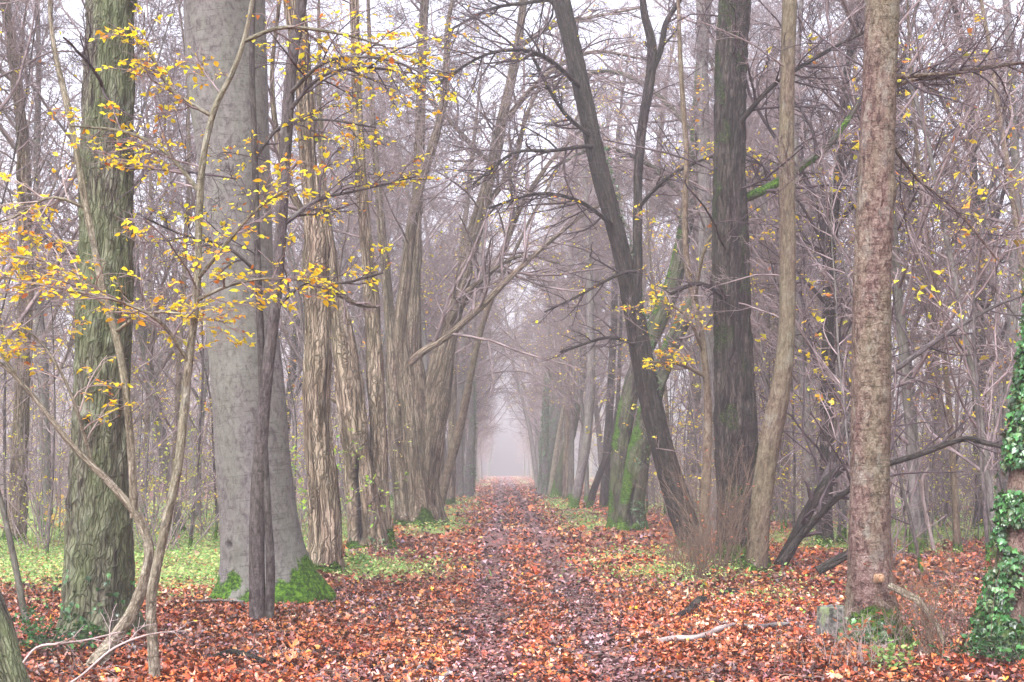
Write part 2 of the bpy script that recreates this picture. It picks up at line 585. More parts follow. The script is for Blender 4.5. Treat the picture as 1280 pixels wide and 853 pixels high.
M['dusky'] = bark_mat('dusky_bark', (.015, .011, .012), (.055, .043, .045), (.11, .09, .095), (34, 34, 8), .7, (.08, .1, .05), .15, lichen=.15, rings=.4, cracks=.4, crack=1.)
M['mossy'] = bark_mat('mossy_bark', (.010, .008, .008), (.045, .035, .034), (.12, .10, .095), (18, 18, 2.4), .9, (.07, .12, .015), .3, lichen=.15)
M['twig'] = twig_mat('twig_bark', (.08, .058, .058), (.25, .195, .195))
M['twig_dark'] = twig_mat('dark_twig_bark', (.022, .016, .018), (.07, .05, .055))
M['twig_pale'] = twig_mat('pale_twig_bark', (.16, .12, .11), (.34, .28, .26))
M['cane'] = twig_mat('cane_bark', (.05, .034, .026), (.17, .12, .085))
M['leaf'] = leaf_mat('autumn_leaf', .5)
M['litter'] = leaf_mat('fallen_leaf', .0, .45, .5)
M['green'] = leaf_mat('green_leaf', .4, .5, .4)
M['ivy'] = leaf_mat('ivy_leaf', .1, .32, .5)


def ground_mat():
    m, nt, b, out = newmat('leafy_ground')
    geo = N_(nt, 'ShaderNodeNewGeometry')
    pos = geo.outputs['Position']
    vo = N_(nt, 'ShaderNodeTexVoronoi')
    vo.inputs['Scale'].default_value = 17
    nt.links.new(pos, vo.inputs['Vector'])
    sep = N_(nt, 'ShaderNodeSeparateColor')
    nt.links.new(vo.outputs['Color'], sep.inputs[0])
    col = ramp(nt, sep.outputs[0], [(0, (.03, .013, .009)), (.3, (.10, .03, .016)), (.6, (.20, .055, .022)), (.85, (.28, .09, .035)), (1, (.34, .18, .13))])
    wet = ramp(nt, sep.outputs[1], [(0, (.035, .018, .018)), (.5, (.12, .055, .055)), (1, (.24, .13, .13))])
    p = attr(nt, 'path').outputs['Fac']
    col = mixc(nt, mth(nt, 'MULTIPLY', p, .75), col, wet)
    gr = ramp(nt, sep.outputs[2], [(0, (.07, .13, .03)), (.5, (.20, .32, .09)), (1, (.34, .40, .15))])
    g = attr(nt, 'green').outputs['Fac']
    n = noise(nt, pos, 3.0, 5, .7)
    gm = mth(nt, 'MULTIPLY', g, ramp(nt, n, [(.35, (.1, .1, .1)), (.55, (1, 1, 1))]))
    col = mixc(nt, gm, col, gr)
    d = mth(nt, 'MULTIPLY', noise(nt, pos, 7, 4, .6), 1)
    col = mixc(nt, ramp(nt, d, [(.5, (0, 0, 0)), (.75, (.6, .6, .6))]), col, (.06, .04, .03))
    nt.links.new(col, b.inputs['Base Color'])
    b.inputs['Roughness'].default_value = .6
    bp = N_(nt, 'ShaderNodeBump')
    bp.inputs['Strength'].default_value = .8
    bp.inputs['Distance'].default_value = .03
    nt.links.new(mth(nt, 'ADD', sep.outputs[0], vo.outputs['Distance']), bp.inputs['Height'])
    nt.links.new(bp.outputs[0], b.inputs['Normal'])
    return m


M['ground'] = ground_mat()


# ------------------------------------------------------------------ tagging
def tag(o, label, cat, group=None, kind=None):
    if label:
        o['label'] = label
    if cat:
        o['category'] = cat
    if group:
        o['group'] = group
    if kind:
        o['kind'] = kind
    return o


def thing(name, label, cat, loc, group=None):
    o = bpy.data.objects.new(name, None)
    o.empty_display_size = .3
    C.objects.link(o)
    o.location = loc
    return tag(o, label, cat, group)


def copy_thing(root, loc, rotz, scale, label, group=None, lean=0.):
    r = root.copy()
    C.objects.link(r)
    r.location = loc
    r.rotation_euler = (0, lean, rotz)
    r.scale = (scale, scale, scale)
    r['label'] = label
    if group:
        r['group'] = group
    new = {}
    for ch in KIDS[root.name]:
        c = ch.copy()
        C.objects.link(c)
        c.parent = new.get(ch.parent.name, r)
        new[ch.name] = c
    return r


KIDS = {}

#SECTION_SETTING
# ------------------------------------------------------------------ ground
def build_ground():
    ys = np.concatenate([np.arange(-30, 6, 2.), np.arange(6, 30, .12), np.arange(30, 60, .4), np.arange(60, 130, 2.), np.arange(130, 301, 10)])
    xs = np.concatenate([-np.arange(240, 60, -20.), -np.arange(60, 12, -3.), np.arange(-12, 12, .12), np.arange(12, 60, 3.), np.arange(60, 241, 20.)])
    X, Y = np.meshgrid(xs, ys)
    Z = gz(X, Y)
    V = np.stack([X, Y, Z], -1).reshape(-1, 3)
    ny, nx = X.shape
    a = (np.arange(ny - 1)[:, None] * nx + np.arange(nx - 1)[None]).ravel()
    F = np.stack([a, a + 1, a + 1 + nx, a + nx], 1)
    g = Geo()
    g.add(V, [F], path=path_f(X, Y).ravel(), green=green_f(X, Y).ravel())
    o = g.build('ground', M['ground'])
    tag(o, 'woodland floor with a straight path, covered in fallen leaves', 'ground', None, 'structure')


build_ground()


def litter():
    rng = rs(3)
    g = Geo()
    # near zone
    def scatter(n, y0, y1, kind, size, wx=.42):
        y = np.sqrt(rng.uniform(y0 ** 2, y1 ** 2, n))
        x = rng.uniform(-1, 1, n) * (y * wx)
        return x, y
    for kind, n, y0, y1, size in (('beech', 110000, 9.6, 20, .054), ('maple', 32000, 9.6, 20, .066), ('maple', 3500, 9.6, 24, .10), ('quad', 60000, 19, 30, .09), ('quad', 60000, 29, 58, .13), ('quad', 36000, 56, 125, .19), ('quad', 30000, 120, 285, .2)):
        x, y = scatter(n, y0, y1, kind, size, .42 if y0 < 50 else .07)
        gr = green_f(x, y)
        keep = rng.rand(n) > gr * .88
        clump = fbm(xy3(x, y, 1.1, 8), 2)
        keep &= rng.rand(n) < .86 + .4 * clump
        keep &= rng.rand(n) > .45 * path_f(x, y) * np.maximum(np.exp(-((x + .12) / .25) ** 2), np.exp(-((x - .9) / .25) ** 2))
        x, y = x[keep], y[keep]
        m = len(x)
        p = path_f(x, y)
        rut = np.maximum(np.exp(-((x + .14) / .25) ** 2), np.exp(-((x - .92) / .25) ** 2)) * p
        z = gz(x, y) + rng.uniform(.004, .035, m) * (1 - .6 * rut)
        az = rng.uniform(0, 2 * PI, m)
        tilt = rng.normal(0, .38, m) * (1 - .4 * rut)
        A = np.stack([np.cos(az) * np.cos(tilt), np.sin(az) * np.cos(tilt), np.sin(tilt)], 1)
        nr = np.array([0, 0, 1.]) + rng.normal(0, .33, (m, 3))
        col = pick(rng, m, LITTER, LW, .2)
        wet = pick(rng, m, WET, None, .2)
        w = (rng.rand(m) < np.clip(rut * 1.1 + p * .05 + .02 + (.55 - .4 * p) * np.clip(fbm(xy3(x, y, .9, 4), 3) + .1, 0, 1), 0, 1))[:, None]
        col = np.where(w, wet, col)
        dry = fbm(xy3(x, y, .55, 31), 2)[:, None]
        col = np.clip(col * (1 + .35 * dry) * (1 + np.array([0, .25, .3]) * fbm(xy3(x, y, 1.4, 77), 2)[:, None]), .01, .9)
        leaves(g, rng, np.stack([x, y, z], 1), A, nr, rng.uniform(.5, 1.25, m) * size, col, kind, .5, .9 if kind == 'maple' else 1.25)
    tag(g.build('fallen_leaves', M['litter'], smooth=False), 'rust and orange fallen leaves covering the path and forest floor', 'fallen leaves', None, 'stuff')
    g = Geo()
    n = 2600
    y = np.sqrt(rng.uniform(10 ** 2, 30 ** 2, n))
    x = rng.uniform(-1, 1, n) * y * .42
    az = rng.uniform(0, 2 * PI, n)
    P = curves(rng, np.stack([x, y, gz(x, y) + .03], 1), np.stack([np.cos(az), np.sin(az), rng.normal(0, .05, n)], 1), rng.uniform(.08, .5, n), 5, .15, 0, .5)
    P[:, :, 2] = np.maximum(P[:, :, 2], gz(P[:, :, 0], P[:, :, 1]) + .015)
    tubes(g, P, np.linspace(1, .5, 5)[None] * rng.uniform(.002, .006, (n, 1)), 4)
    tag(g.build('twig_litter', M['cane']), 'small brown broken twigs scattered through the fallen leaves', 'twigs', None, 'stuff')
    # low green plants
    g = Geo()
    for n, y0, y1, sz in ((130000, 15, 34, .05), (80000, 33, 75, .09)):
        y = np.sqrt(rng.uniform(y0 ** 2, y1 ** 2, n))
        x = rng.uniform(-1, 1, n) * y * .42
        k = rng.rand(n) < green_f(x, y)
        x, y = x[k], y[k]
        m = len(x)
        z = gz(x, y) + rng.uniform(.02, .24, m) * (.5 + .5 * vnoise(xy3(x, y, 2., 1)) ** 2 * 2)
        az = rng.uniform(0, 2 * PI, m)
        A = np.stack([np.cos(az), np.sin(az), rng.uniform(-.2, .7, m)], 1)
        leaves(g, rng, np.stack([x, y, z], 1), A, np.array([0, 0, 1.]) + rng.normal(0, .4, (m, 3)), rng.uniform(.6, 1.3, m) * sz,
               pick(rng, m, GREENS + [(.45, .40, .22), (.5, .3, .15)], [3, 3, 2, 2, .8, .5]), 'quad', .2, 1.2)
    tag(g.build('ground_cover', M['green'], smooth=False), 'low pale green plants growing through the leaves beside the path', 'ground cover', None, 'stuff')
    g = Geo()
    n = 26000
    y = np.sqrt(rng.uniform(16 ** 2, 62 ** 2, n))
    x = rng.uniform(-1, 1, n) * y * .3
    gf = green_f(x, y) * (np.abs(x - .4) < 4.2)
    k = rng.rand(n) < gf
    x, y = x[k], y[k]
    m = len(x)
    az = rng.uniform(0, 2 * PI, m)
    A = np.stack([np.cos(az) * .5, np.sin(az) * .5, np.ones(m)], 1)
    H = np.stack([np.cos(az), np.sin(az), np.zeros(m)], 1)
    leaves(g, rng, np.stack([x, y, gz(x, y) - .01], 1), A, H, rng.uniform(.08, .2, m), pick(rng, m, GREENS + [(.5, .46, .25)]), 'blade', 0, 2.2)
    tag(g.build('grass', M['green'], smooth=False), 'short pale grass along both edges of the leafy path', 'grass', None, 'stuff')


litter()
#SECTION_HEROES
ANCH = []      # (screen x, depth, phrase)


def px_line(pts, depth, tilt=0.):
    """pixel column of a photographed stem -> x y z r at its real distance; TILT lets it come towards the viewer as it rises"""
    out = []
    for p in pts:
        d = depth + (p[3] if len(p) > 3 else 0)
        q = at(p[0], p[1], d)
        out.append([*q, p[2] / 2 / FPX * d])
    return np.array(out)


def top_extend(line, rng, metres, end=.35):
    """carries a stem on above the picture"""
    d = norm(line[-1, :3] - line[-2, :3])
    n = 5
    out = [line]
    p, r = line[-1, :3].copy(), line[-1, 3]
    for i in range(1, n + 1):
        d = norm(d + rng.normal(0, .06, 3) + np.array([0, 0, .08]))
        p = p + d * metres / n
        out.append(np.array([[*p, r * (1 - (1 - end) * i / n)]]))
    return np.concatenate(out)


def crown_on(rng, line, t0, t1, n1, l1, levels=3, up=.04, ang=1.0, rmax=.35, per=(6, 6, 4), rmin=.004, flat=0.):
    """limbs and their finer branches along a stem; returns [(P,R)] per level"""
    P = line[None, :, :3]
    R = line[None, :, 3]
    tot = np.linalg.norm(np.diff(line[:, :3], axis=0), axis=1).sum()
    Q, RR = kids(rng, P, R, n1, t0, t1, ang, l1 / tot, 9, rmax, .11, up, flat, rmin=.008)
    lv = [(Q, RR)]
    for k in range(levels):
        n = (7, 5, 4, 3)[k]
        Q, RR = kids(rng, Q, RR, per[k], .12, 1, .85, (.5, .5, .5, .5)[k], n, .55, .16, up * .6, flat, rmin=rmin)
        lv.append((Q, RR))
    return lv


def tree(name, label, cat, trunk, bark, anchor=None, depth=None, sides=56, step=.05, flare=.5, lobes=5, seed=0, moss=(.25, 0, 0, 0), groove=None,
         knots=0, ext=5., stems=(), branches=(), low=None, crown=(6, 3.2), leaf=None, ivy=None, amp=1., twig='twig', twist=.15, dense=(6, 4, 3), wscale=1., group=None, leafcol=YEL, lw=YW, base=None):
    rng = rs(seed + 100)
    bx, by = trunk[0][0], trunk[0][1]
    gx, gy = ground_at(bx, by)
    if depth is None:
        depth = gy
    gx = at(bx, by, depth)[0]
    z0 = float(gz(gx, depth))
    loc = (gx, depth, z0)
    line = px_line(trunk, depth)
    line[:, 3] *= wscale
    line[:, 2] += z0 - line[0, 2] if base is None else 0       # stands on the ground
    root = thing(name, label, cat, loc, group)
    if anchor:
        ANCH.append((bx, depth, anchor))
    below = line[0].copy()
    below[2] -= .25
    line = np.concatenate([[below], line])
    full = top_extend(line, rng, ext) if ext else line
    hi, s = smooth_line(full, step)
    g = Geo()
    V = trunk_geo(g, hi, s, bark_kind(bark), sides, flare, lobes, seed, z0, moss, groove, knots, amp, twist)
    tr = g.build('trunk', M[bark], root, loc)
    if moss and depth < 40:
        ms = np.concatenate(g.att['moss']).reshape(V.shape[:2])
        ii, jj = np.where(ms > .55)
        if len(ii) > 40:
            k = rng.choice(len(ii), 5200 if bark == 'beech' else 2600)
            ii, jj = ii[k], jj[k]
            u = rng.rand(len(ii), 1)
            w_ = rng.rand(len(ii), 1)
            p = V[ii, jj]
            p = p + (V[np.minimum(ii + 1, V.shape[0] - 1), jj] - p) * u + (V[ii, (jj + 1) % V.shape[1]] - p) * w_
            nr = norm(V[ii, jj] - hi[ii, :3])
            mg = Geo()
            leaves(mg, rng, p - nr * .003, nr + rng.normal(0, .5, nr.shape) + [0, 0, .3], rng.normal(0, 1, nr.shape), rng.uniform(.008, .026, len(p)) * (1 if depth < 20 else 1.5),
                   pick(rng, len(p), [(.04, .10, .008), (.07, .16, .012), (.14, .22, .025), (.02, .055, .006)]), 'blade', 0, 5.)
            mg.build('moss', M['green'], tr, loc, smooth=False)
    lines = [hi]
    for st in stems:
        pts, d2, fl = st[0], st[1] if st[1] is not None else depth, st[2]
        l = px_line(pts, d2)
        if fl:       # stem from the ground
            l[:, 2] += z0 - l[0, 2]
            b2 = l[0].copy(); b2[2] -= .2
            l = np.concatenate([[b2], l])
        if len(st) > 3 and st[3]:
            l = top_extend(l, rng, st[3])
        h2, s2 = smooth_line(l, step)
        g = Geo()
        trunk_geo(g, h2, s2, bark_kind(bark), max(20, sides // 2), .5 if fl == 1 else 0, 4, seed + 7, z0, moss if fl else (0, moss[1] if moss else 0, moss[2] if moss else 0, moss[3] if moss else 0), None, 0, amp, twist)
        g.build('stem' if fl else 'branch', M[bark], root, loc)
        lines.append(h2)
    tw = Geo()
    lf = Geo()
    lvl_leaf = []
    for bi, b in enumerate(branches):
        pts, dd = b[0], b[1]
        l = px_line(pts, depth + dd)
        h2, s2 = smooth_line(l, .08)
        # join smoothly to the trunk: the start of a branch is moved on to the nearest stem
        alll = np.concatenate(lines)
        k = np.argmin(((alll[:, :3] - h2[0, :3]) ** 2).sum(1))
        off = alll[k, :3] - h2[0, :3]
        w = np.exp(-(s2 / max(.8, s2[-1] * .2)))[:, None]
        h2[:, :3] += off * w
        g = Geo()
        trunk_geo(g, h2, s2, 'smooth', 10, 0, 3, seed + bi, z0, (0, 0, 0, 0) if len(b) < 4 else b[3], None, 0, .25, 0)
        g.build('branch', M[b[4] if len(b) > 4 else bark], root, loc)
        nb = b[2] if len(b) > 2 else 8
        if nb:
            Q, RR = kids(rng, h2[None, :, :3], h2[None, :, 3], int(nb * 1.4), .1, 1, .8, .45, 7, .6, .12, .01, .1, rmin=.004)
            tubes(tw, Q, RR, 5)
            Q2, R2 = kids(rng, Q, RR, 6, .1, 1, .8, .5, 5, .6, .15, 0, .2, rmin=.0025, planar=bool(leaf))
            tubes(tw, Q2, R2, 4)
            Q3, R3 = kids(rng, Q2, R2, 3, .1, 1, .75, .5, 4, .6, .15, 0, .2, rmin=.002, planar=bool(leaf))
            tubes(tw, Q3, R3, 3)
            lvl_leaf += [(Q2, 2), (Q3, 2)]
    if low:
        t0, t1, n1, l1 = low[:4]
        for ln in lines[:2]:
            lv = crown_on(rng, ln[::4], t0, t1, n1, l1, 3, .01, 1.15, .2 if dense[0] > 6 else .12, dense, (.0028 if depth < 30 else .007), .1)
            for (Q, RR), k in zip(lv, (6, 4, 3, 3)):
                tubes(tw, Q, np.minimum(RR, .018 if dense[0] <= 6 else .05), k)
            lvl_leaf += [(lv[2][0], 2), (lv[3][0], 1)]
    if crown:
        n1, l1 = crown
        for ln in lines[:3]:
            lv = crown_on(rng, ln[::4], .72, 1, n1, l1, 3, .05, .8, .5, (6, 5, 3), .0035)
            for (Q, RR), k in zip(lv, (8, 4, 3, 3)):
                tubes(tw, Q, RR, k)
            lvl_leaf += [(lv[3][0], 1)]
    if tw.n:
        two = tw.build('crown', M[twig], root, loc)
    if leaf:
        prob, size = leaf
        for (Q, per) in lvl_leaf:
            twig_leaves(lf, rng, Q, prob, size, leafcol, lw, per)
        if lf.n:
            lf.build('foliage', M['leaf'], two, loc, smooth=False)
    if ivy:
        ig = Geo()
        for (h0, h1, dens, adir, wid) in ivy:
            n = int(dens)
            ns, sd = V.shape[0], V.shape[1]
            tops = V[:, 0, 2] - z0
            rows = np.where((tops >= h0) & (tops <= h1))[0]
            if len(rows) < 2:
                continue
            i = rng.choice(rows, n)
            a = adir + rng.normal(0, wid, n) + .5 * vnoise(np.stack([tops[i] * 1.5, i * 0., i * 0. + seed], -1))
            j = (np.round(a / (2 * PI) * sd).astype(int)) % sd
            p = V[i, j] + (V[np.minimum(i + 1, ns - 1), j] - V[i, j]) * rng.rand(n)[:, None]
            c = hi[i, :3]
            nr = norm(p - c)
            msk = fbm(p * [3.5, 3.5, 2.2] + seed, 2) > (-.7 if depth < 12.6 else (-.3 if depth < 30 else -.5))
            p, nr = p[msk], nr[msk]
            m = len(p)
            ax = np.array([0, 0, -1.]) + rng.normal(0, .5, (m, 3))
            leaves(ig, rng, p + nr * rng.uniform(.01, .09, (m, 1)), ax, nr + rng.normal(0, .35, (m, 3)), rng.uniform(.03, .066, m) * (1.6 if depth > 50 else 1), pick(rng, m, IVY), 'ivy', .3, 1.15)
        ig.build('ivy', M['ivy'], root, loc, smooth=False)
    return root, hi, V


def bark_kind(b):
    return {'oak': 'oak', 'beech': 'beech', 'stringy': 'stringy', 'pale': 'smooth', 'dark': 'oak', 'brown': 'smooth', 'rose': 'smooth', 'grey': 'smooth', 'mossy': 'oak', 'dusky': 'smooth'}[b]


VIEW = PI / 2       # the side of a trunk that faces the walker
RIGHT, LEFT = 0., PI
RIGHT, LEFT = 0., PI
# ---- left side
tree('rough_barked_tree', 'thick rough-barked tree with green algae, standing near the left edge', 'tree',
     [(122, 797, 84), (123, 720, 80), (125, 640, 76), (127, 530, 70), (129, 423, 66), (132, 300, 62), (134, 200, 59), (136, 80, 57), (137, 0, 56)],
     'oak', 'mossy rough tree', sides=120, step=.03, flare=.35, seed=1, moss=(.15, .0, 0, .12), knots=5, crown=(8, 4), low=(.25, .8, 5, 1.6), twig='twig_dark',
     ivy=[(0, .6, 60, VIEW, .9)])
tree('beech_tree', 'broad smooth grey beech with bright moss on its flared base', 'tree',
     [(334, 760, 112), (332, 735, 102), (328, 700, 96), (322, 640, 92), (313, 560, 89), (304, 450, 88), (296, 330, 90), (290, 200, 93), (284, 80, 97), (280, 0, 99)],
     'beech', 'big beech', sides=120, step=.03, flare=.42, lobes=4, seed=2, moss=(.42, 0, 0, 0), crown=(8, 5), knots=7, twist=0,
     low=(.5, .85, 4, 2.4), leaf=(.34, .058))
tree('twin_stemmed_sapling', 'pair of slim dark grey stems growing in front of the big beech', 'tree',
     [(322, 783, 19), (321, 700, 18), (322, 640, 18), (326, 560, 17), (334, 470, 16), (345, 380, 15), (351, 300, 15), (356, 200, 15), (364, 90, 14), (378, 0, 13)],
     'dusky', 'twin stems', sides=28, step=.05, flare=.15, seed=3, moss=(0, 0, 0, 0), amp=.5, twig='twig_dark',
     stems=[([(336, 781, 12), (338, 710, 11), (334, 640, 10), (329, 540, 9), (326, 430, 9), (322, 330, 8), (319, 220, 8), (315, 90, 7), (316, 0, 7)], None, 2, 3.)],
     branches=[([(345, 380, 6), (385, 350, 4), (430, 352, 3), (480, 340, 2)], -.2, 7), ([(352, 290, 6), (395, 255, 5), (450, 240, 3), (520, 222, 2)], .3, 8),
               ([(360, 130, 6), (400, 90, 5), (450, 80, 4), (520, 90, 2)], -.4, 9), ([(322, 330, 5), (280, 300, 4), (230, 290, 3), (180, 270, 2)], -.5, 7),
               ([(366, 90, 6), (410, 60, 5), (460, 60, 4), (510, 75, 3), (560, 110, 2)], -1.0, 9), ([(318, 200, 5), (350, 160, 4), (400, 150, 3), (470, 160, 2)], .0, 8)],
     low=(.3, .9, 5, 1.2), crown=(5, 2.5), leaf=(.34, .058))
tree('crooked_sapling', 'pale knobbly sapling rising crookedly between the mossy rough tree and the beech', 'tree',
     [(194, 853, 17), (190, 790, 18), (190, 745, 17), (205, 670, 16), (222, 590, 15), (229, 530, 14), (236, 460, 14), (246, 370, 13), (249, 270, 13), (254, 200, 12), (268, 140, 11), (290, 95, 9), (306, 50, 8), (316, 0, 7)],
     'pale', 'crooked sapling', wscale=.74, sides=28, step=.04, flare=.15, seed=4, moss=(0, 0, 0, .05), amp=.8, knots=12,
     branches=[([(246, 370, 6), (290, 352, 4), (340, 345, 3), (395, 350, 2)], -.4, 8), ([(236, 450, 6), (200, 400, 5), (150, 375, 4), (80, 360, 3), (0, 345, 2)], -.5, 12),
               ([(249, 250, 6), (210, 200, 5), (160, 170, 4), (90, 160, 2)], .3, 8), ([(265, 140, 6), (215, 110, 5), (190, 70, 4), (160, 30, 3)], -.2, 8),
               ([(247, 340, 6), (290, 290, 5), (330, 250, 3), (380, 225, 2)], -.6, 8), ([(300, 60, 6), (350, 40, 5), (420, 45, 4), (480, 60, 2)], .2, 9)],
     low=(.35, .9, 5, .9), crown=(4, 2), leaf=(.34, .058), twig='twig', ext=2.5)
tree('snaking_sapling', 'pale bent sapling curling across the foot of the mossy rough tree', 'tree',
     [(118, 838, 24), (140, 805, 22), (165, 768, 20), (180, 728, 18), (186, 690, 16), (176, 655, 15), (160, 632, 13), (138, 606, 12), (112, 580, 11), (88, 556, 10), (60, 520, 9), (30, 484, 8), (0, 456, 7), (-60, 420, 6)],
     'pale', 'snaking sapling', wscale=.74, sides=28, step=.035, flare=.3, seed=5, moss=(.0, 0, 0, .0), amp=.9, knots=4, ext=0, crown=None,
     stems=[([(168, 648, 11), (166, 600, 10), (163, 550, 10), (156, 480, 9), (145, 420, 9), (130, 370, 9), (118, 310, 8), (106, 250, 8), (96, 190, 7), (84, 130, 7), (70, 70, 6), (63, 20, 6), (64, -30, 5)], None, 0, 1.5)],
     branches=[([(112, 580, 5), (90, 500, 4), (60, 440, 3), (20, 400, 2)], -.2, 7), ([(30, 484, 5), (-10, 430, 4), (-60, 400, 3)], .2, 5),
               ([(130, 370, 5), (80, 330, 4), (30, 315, 3), (-30, 320, 2)], -.5, 10), ([(106, 250, 5), (60, 240, 4), (10, 270, 3), (-40, 280, 2)], -.3, 10),
               ([(140, 400, 5), (180, 380, 4), (230, 385, 3), (290, 400, 2)], -.6, 9)],
     low=None, leaf=(.34, .058), twig='twig_pale')
tree('leaning_sapling', 'thin dark sapling leaning out of the left edge', 'tree',
     [(33, 793, 9), (24, 740, 8), (14, 690, 7), (4, 645, 6), (-10, 590, 5)], 'grey', None, sides=14, seed=6, ext=2, crown=(3, 1.), low=(.2, .9, 4, .7), flare=0, moss=(0, 0, 0, 0), leaf=(.2, .06))
tree('stringy_barked_tree', 'tan stringy-barked tree with a burl halfway up, right of the big beech', 'tree',
     [(409, 722, 44), (408, 690, 40), (405, 640, 37), (400, 560, 35), (397, 480, 34), (396, 400, 33), (395, 330, 34), (396, 300, 33), (391, 255, 28), (386, 200, 27), (381, 120, 26), (374, 50, 25), (368, 0, 25)],
     'stringy', 'stringy tan tree', sides=96, step=.04, flare=.3, seed=8, moss=(.12, 0, 0, 0), knots=10, crown=(7, 4), wscale=.9, low=(.5, .95, 9, 3.),
     branches=[([(408, 335, 16), (416, 312, 13), (411, 300, 10)], -.15, 0), ([(385, 300, 12), (360, 240, 10), (345, 170, 8), (340, 90, 6), (350, 0, 4)], .4, 9), ([(395, 350, 9), (440, 380, 6), (470, 385, 4)], .3, 5)])
tree('hollow_tree', 'rough brown tree with a black open hollow down its front', 'tree',
     [(461, 691, 54), (459, 665, 48), (455, 630, 43), (448, 570, 41), (440, 510, 40), (432, 450, 36), (425, 400, 30), (420, 365, 24), (412, 310, 17), (404, 240, 12), (400, 160, 9)],
     'stringy', 'hollow tree', wscale=.8, amp=.75, sides=96, step=.05, flare=.28, seed=9, moss=(.2, 0, 0, 0), knots=8, groove=[(VIEW + .15, .3, 2.3, .26, .2)], crown=(6, 3), ext=3, low=(.5, .95, 9, 3.5), leaf=(.12, .07), ivy=[(0, .35, 90, VIEW, 1.2)],
     branches=[([(424, 500, 9), (412, 505, 8), (404, 500, 5)], 0, 0)])
tree('slim_row_tree', 'slim upright tree with a mossy foot, directly right of the hollow tree', 'tree',
     [(480, 690, 24), (478, 660, 21), (475, 600, 20), (472, 520, 19), (468, 430, 17), (460, 330, 15), (452, 230, 13), (446, 120, 12), (442, 0, 11)],
     'stringy', None, sides=48, step=.06, flare=.3, seed=10, moss=(.75, 0, 0, 0), crown=(6, 3), low=(.35, .98, 12, 4.5), dense=(8, 6, 4), leafcol=RUST, lw=[1, 1, 1], leaf=(.18, .07))
tree('cluster_tree', 'cluster of fluted tan stems fused at a mossy base on the left row', 'tree',
     [(506, 662, 30), (503, 640, 26), (498, 590, 24), (494, 520, 22), (490, 450, 20), (484, 370, 16), (476, 280, 13), (468, 180, 10), (462, 60, 8), (460, 0, 7)],
     'stringy', 'fluted stem cluster', sides=56, step=.07, flare=.35, seed=12, moss=(.45, 0, 0, 0), knots=7, crown=(6, 4), low=(.42, .98, 18, 5.5), dense=(9, 7, 5), wscale=.72, amp=.6,
     stems=[([(523, 664, 26), (520, 620, 22), (515, 570, 21), (509, 520, 20), (503, 470, 19), (500, 420, 16), (508, 340, 13), (520, 260, 12), (540, 190, 10), (556, 120, 8), (560, 40, 6)], None, 1, 4)],
     branches=[([(505, 462, 10), (530, 440, 10), (560, 420, 9), (600, 385, 8), (640, 345, 7), (690, 300, 5), (740, 262, 3), (790, 240, 2)], 0, 16)])
tree('forked_tree', 'stout fluted tree forking low, one thick arm leaning over the path', 'tree',
     [(541, 658, 42), (539, 630, 38), (534, 580, 38), (531, 540, 38), (524, 490, 26), (519, 430, 23), (518, 350, 21), (521, 270, 19), (525, 180, 17), (528, 80, 15), (531, 0, 14)],
     'stringy', 'low-forking tree', sides=72, step=.06, flare=.3, seed=13, moss=(.25, 0, 0, 0), knots=9, groove=[(VIEW - .5, .6, 2.6, .2, .14)], crown=(8, 4), low=(.42, .98, 18, 5.5), dense=(9, 7, 5), wscale=.72, amp=.6,
     stems=[([(537, 640, 12), (537, 600, 22), (539, 560, 28), (543, 520, 30), (550, 470, 28), (560, 420, 24), (573, 370, 21), (585, 325, 19), (600, 270, 17), (614, 215, 15), (628, 150, 13), (645, 70, 11), (655, 0, 9)], None, 0, 5)],
     branches=[([(573, 370, 9), (620, 330, 8), (650, 260, 7), (690, 200, 5), (740, 150, 3)], -1, 14), ([(600, 270, 8), (640, 210, 7), (660, 140, 5), (700, 60, 3)], .5, 12), ([(560, 400, 7), (600, 350, 6), (650, 320, 4), (700, 330, 2)], -2, 10), ([(628, 150, 8), (680, 95, 7), (740, 65, 5), (810, 75, 3)], -1, 18), ([(645, 70, 7), (690, 35, 6), (750, 20, 4), (800, 10, 3)], 1, 16), ([(614, 215, 7), (560, 150, 6), (520, 110, 4), (480, 90, 3)], 1, 14)])
tree('leaning_row_tree', 'slender brown tree slanting rightwards over the left verge', 'tree',
     [(546, 645, 14), (552, 620, 12), (562, 580, 11), (573, 540, 11), (582, 500, 10), (592, 450, 8), (605, 400, 6), (625, 350, 5), (650, 300, 4)],
     'brown', 'slanting brown tree', depth=46, sides=24, step=.1, flare=.2, seed=14, moss=(.2, 0, 0, 0), crown=(7, 4), low=(.35, 1, 12, 4.5), dense=(8, 6, 4), leaf=(.22, .09))
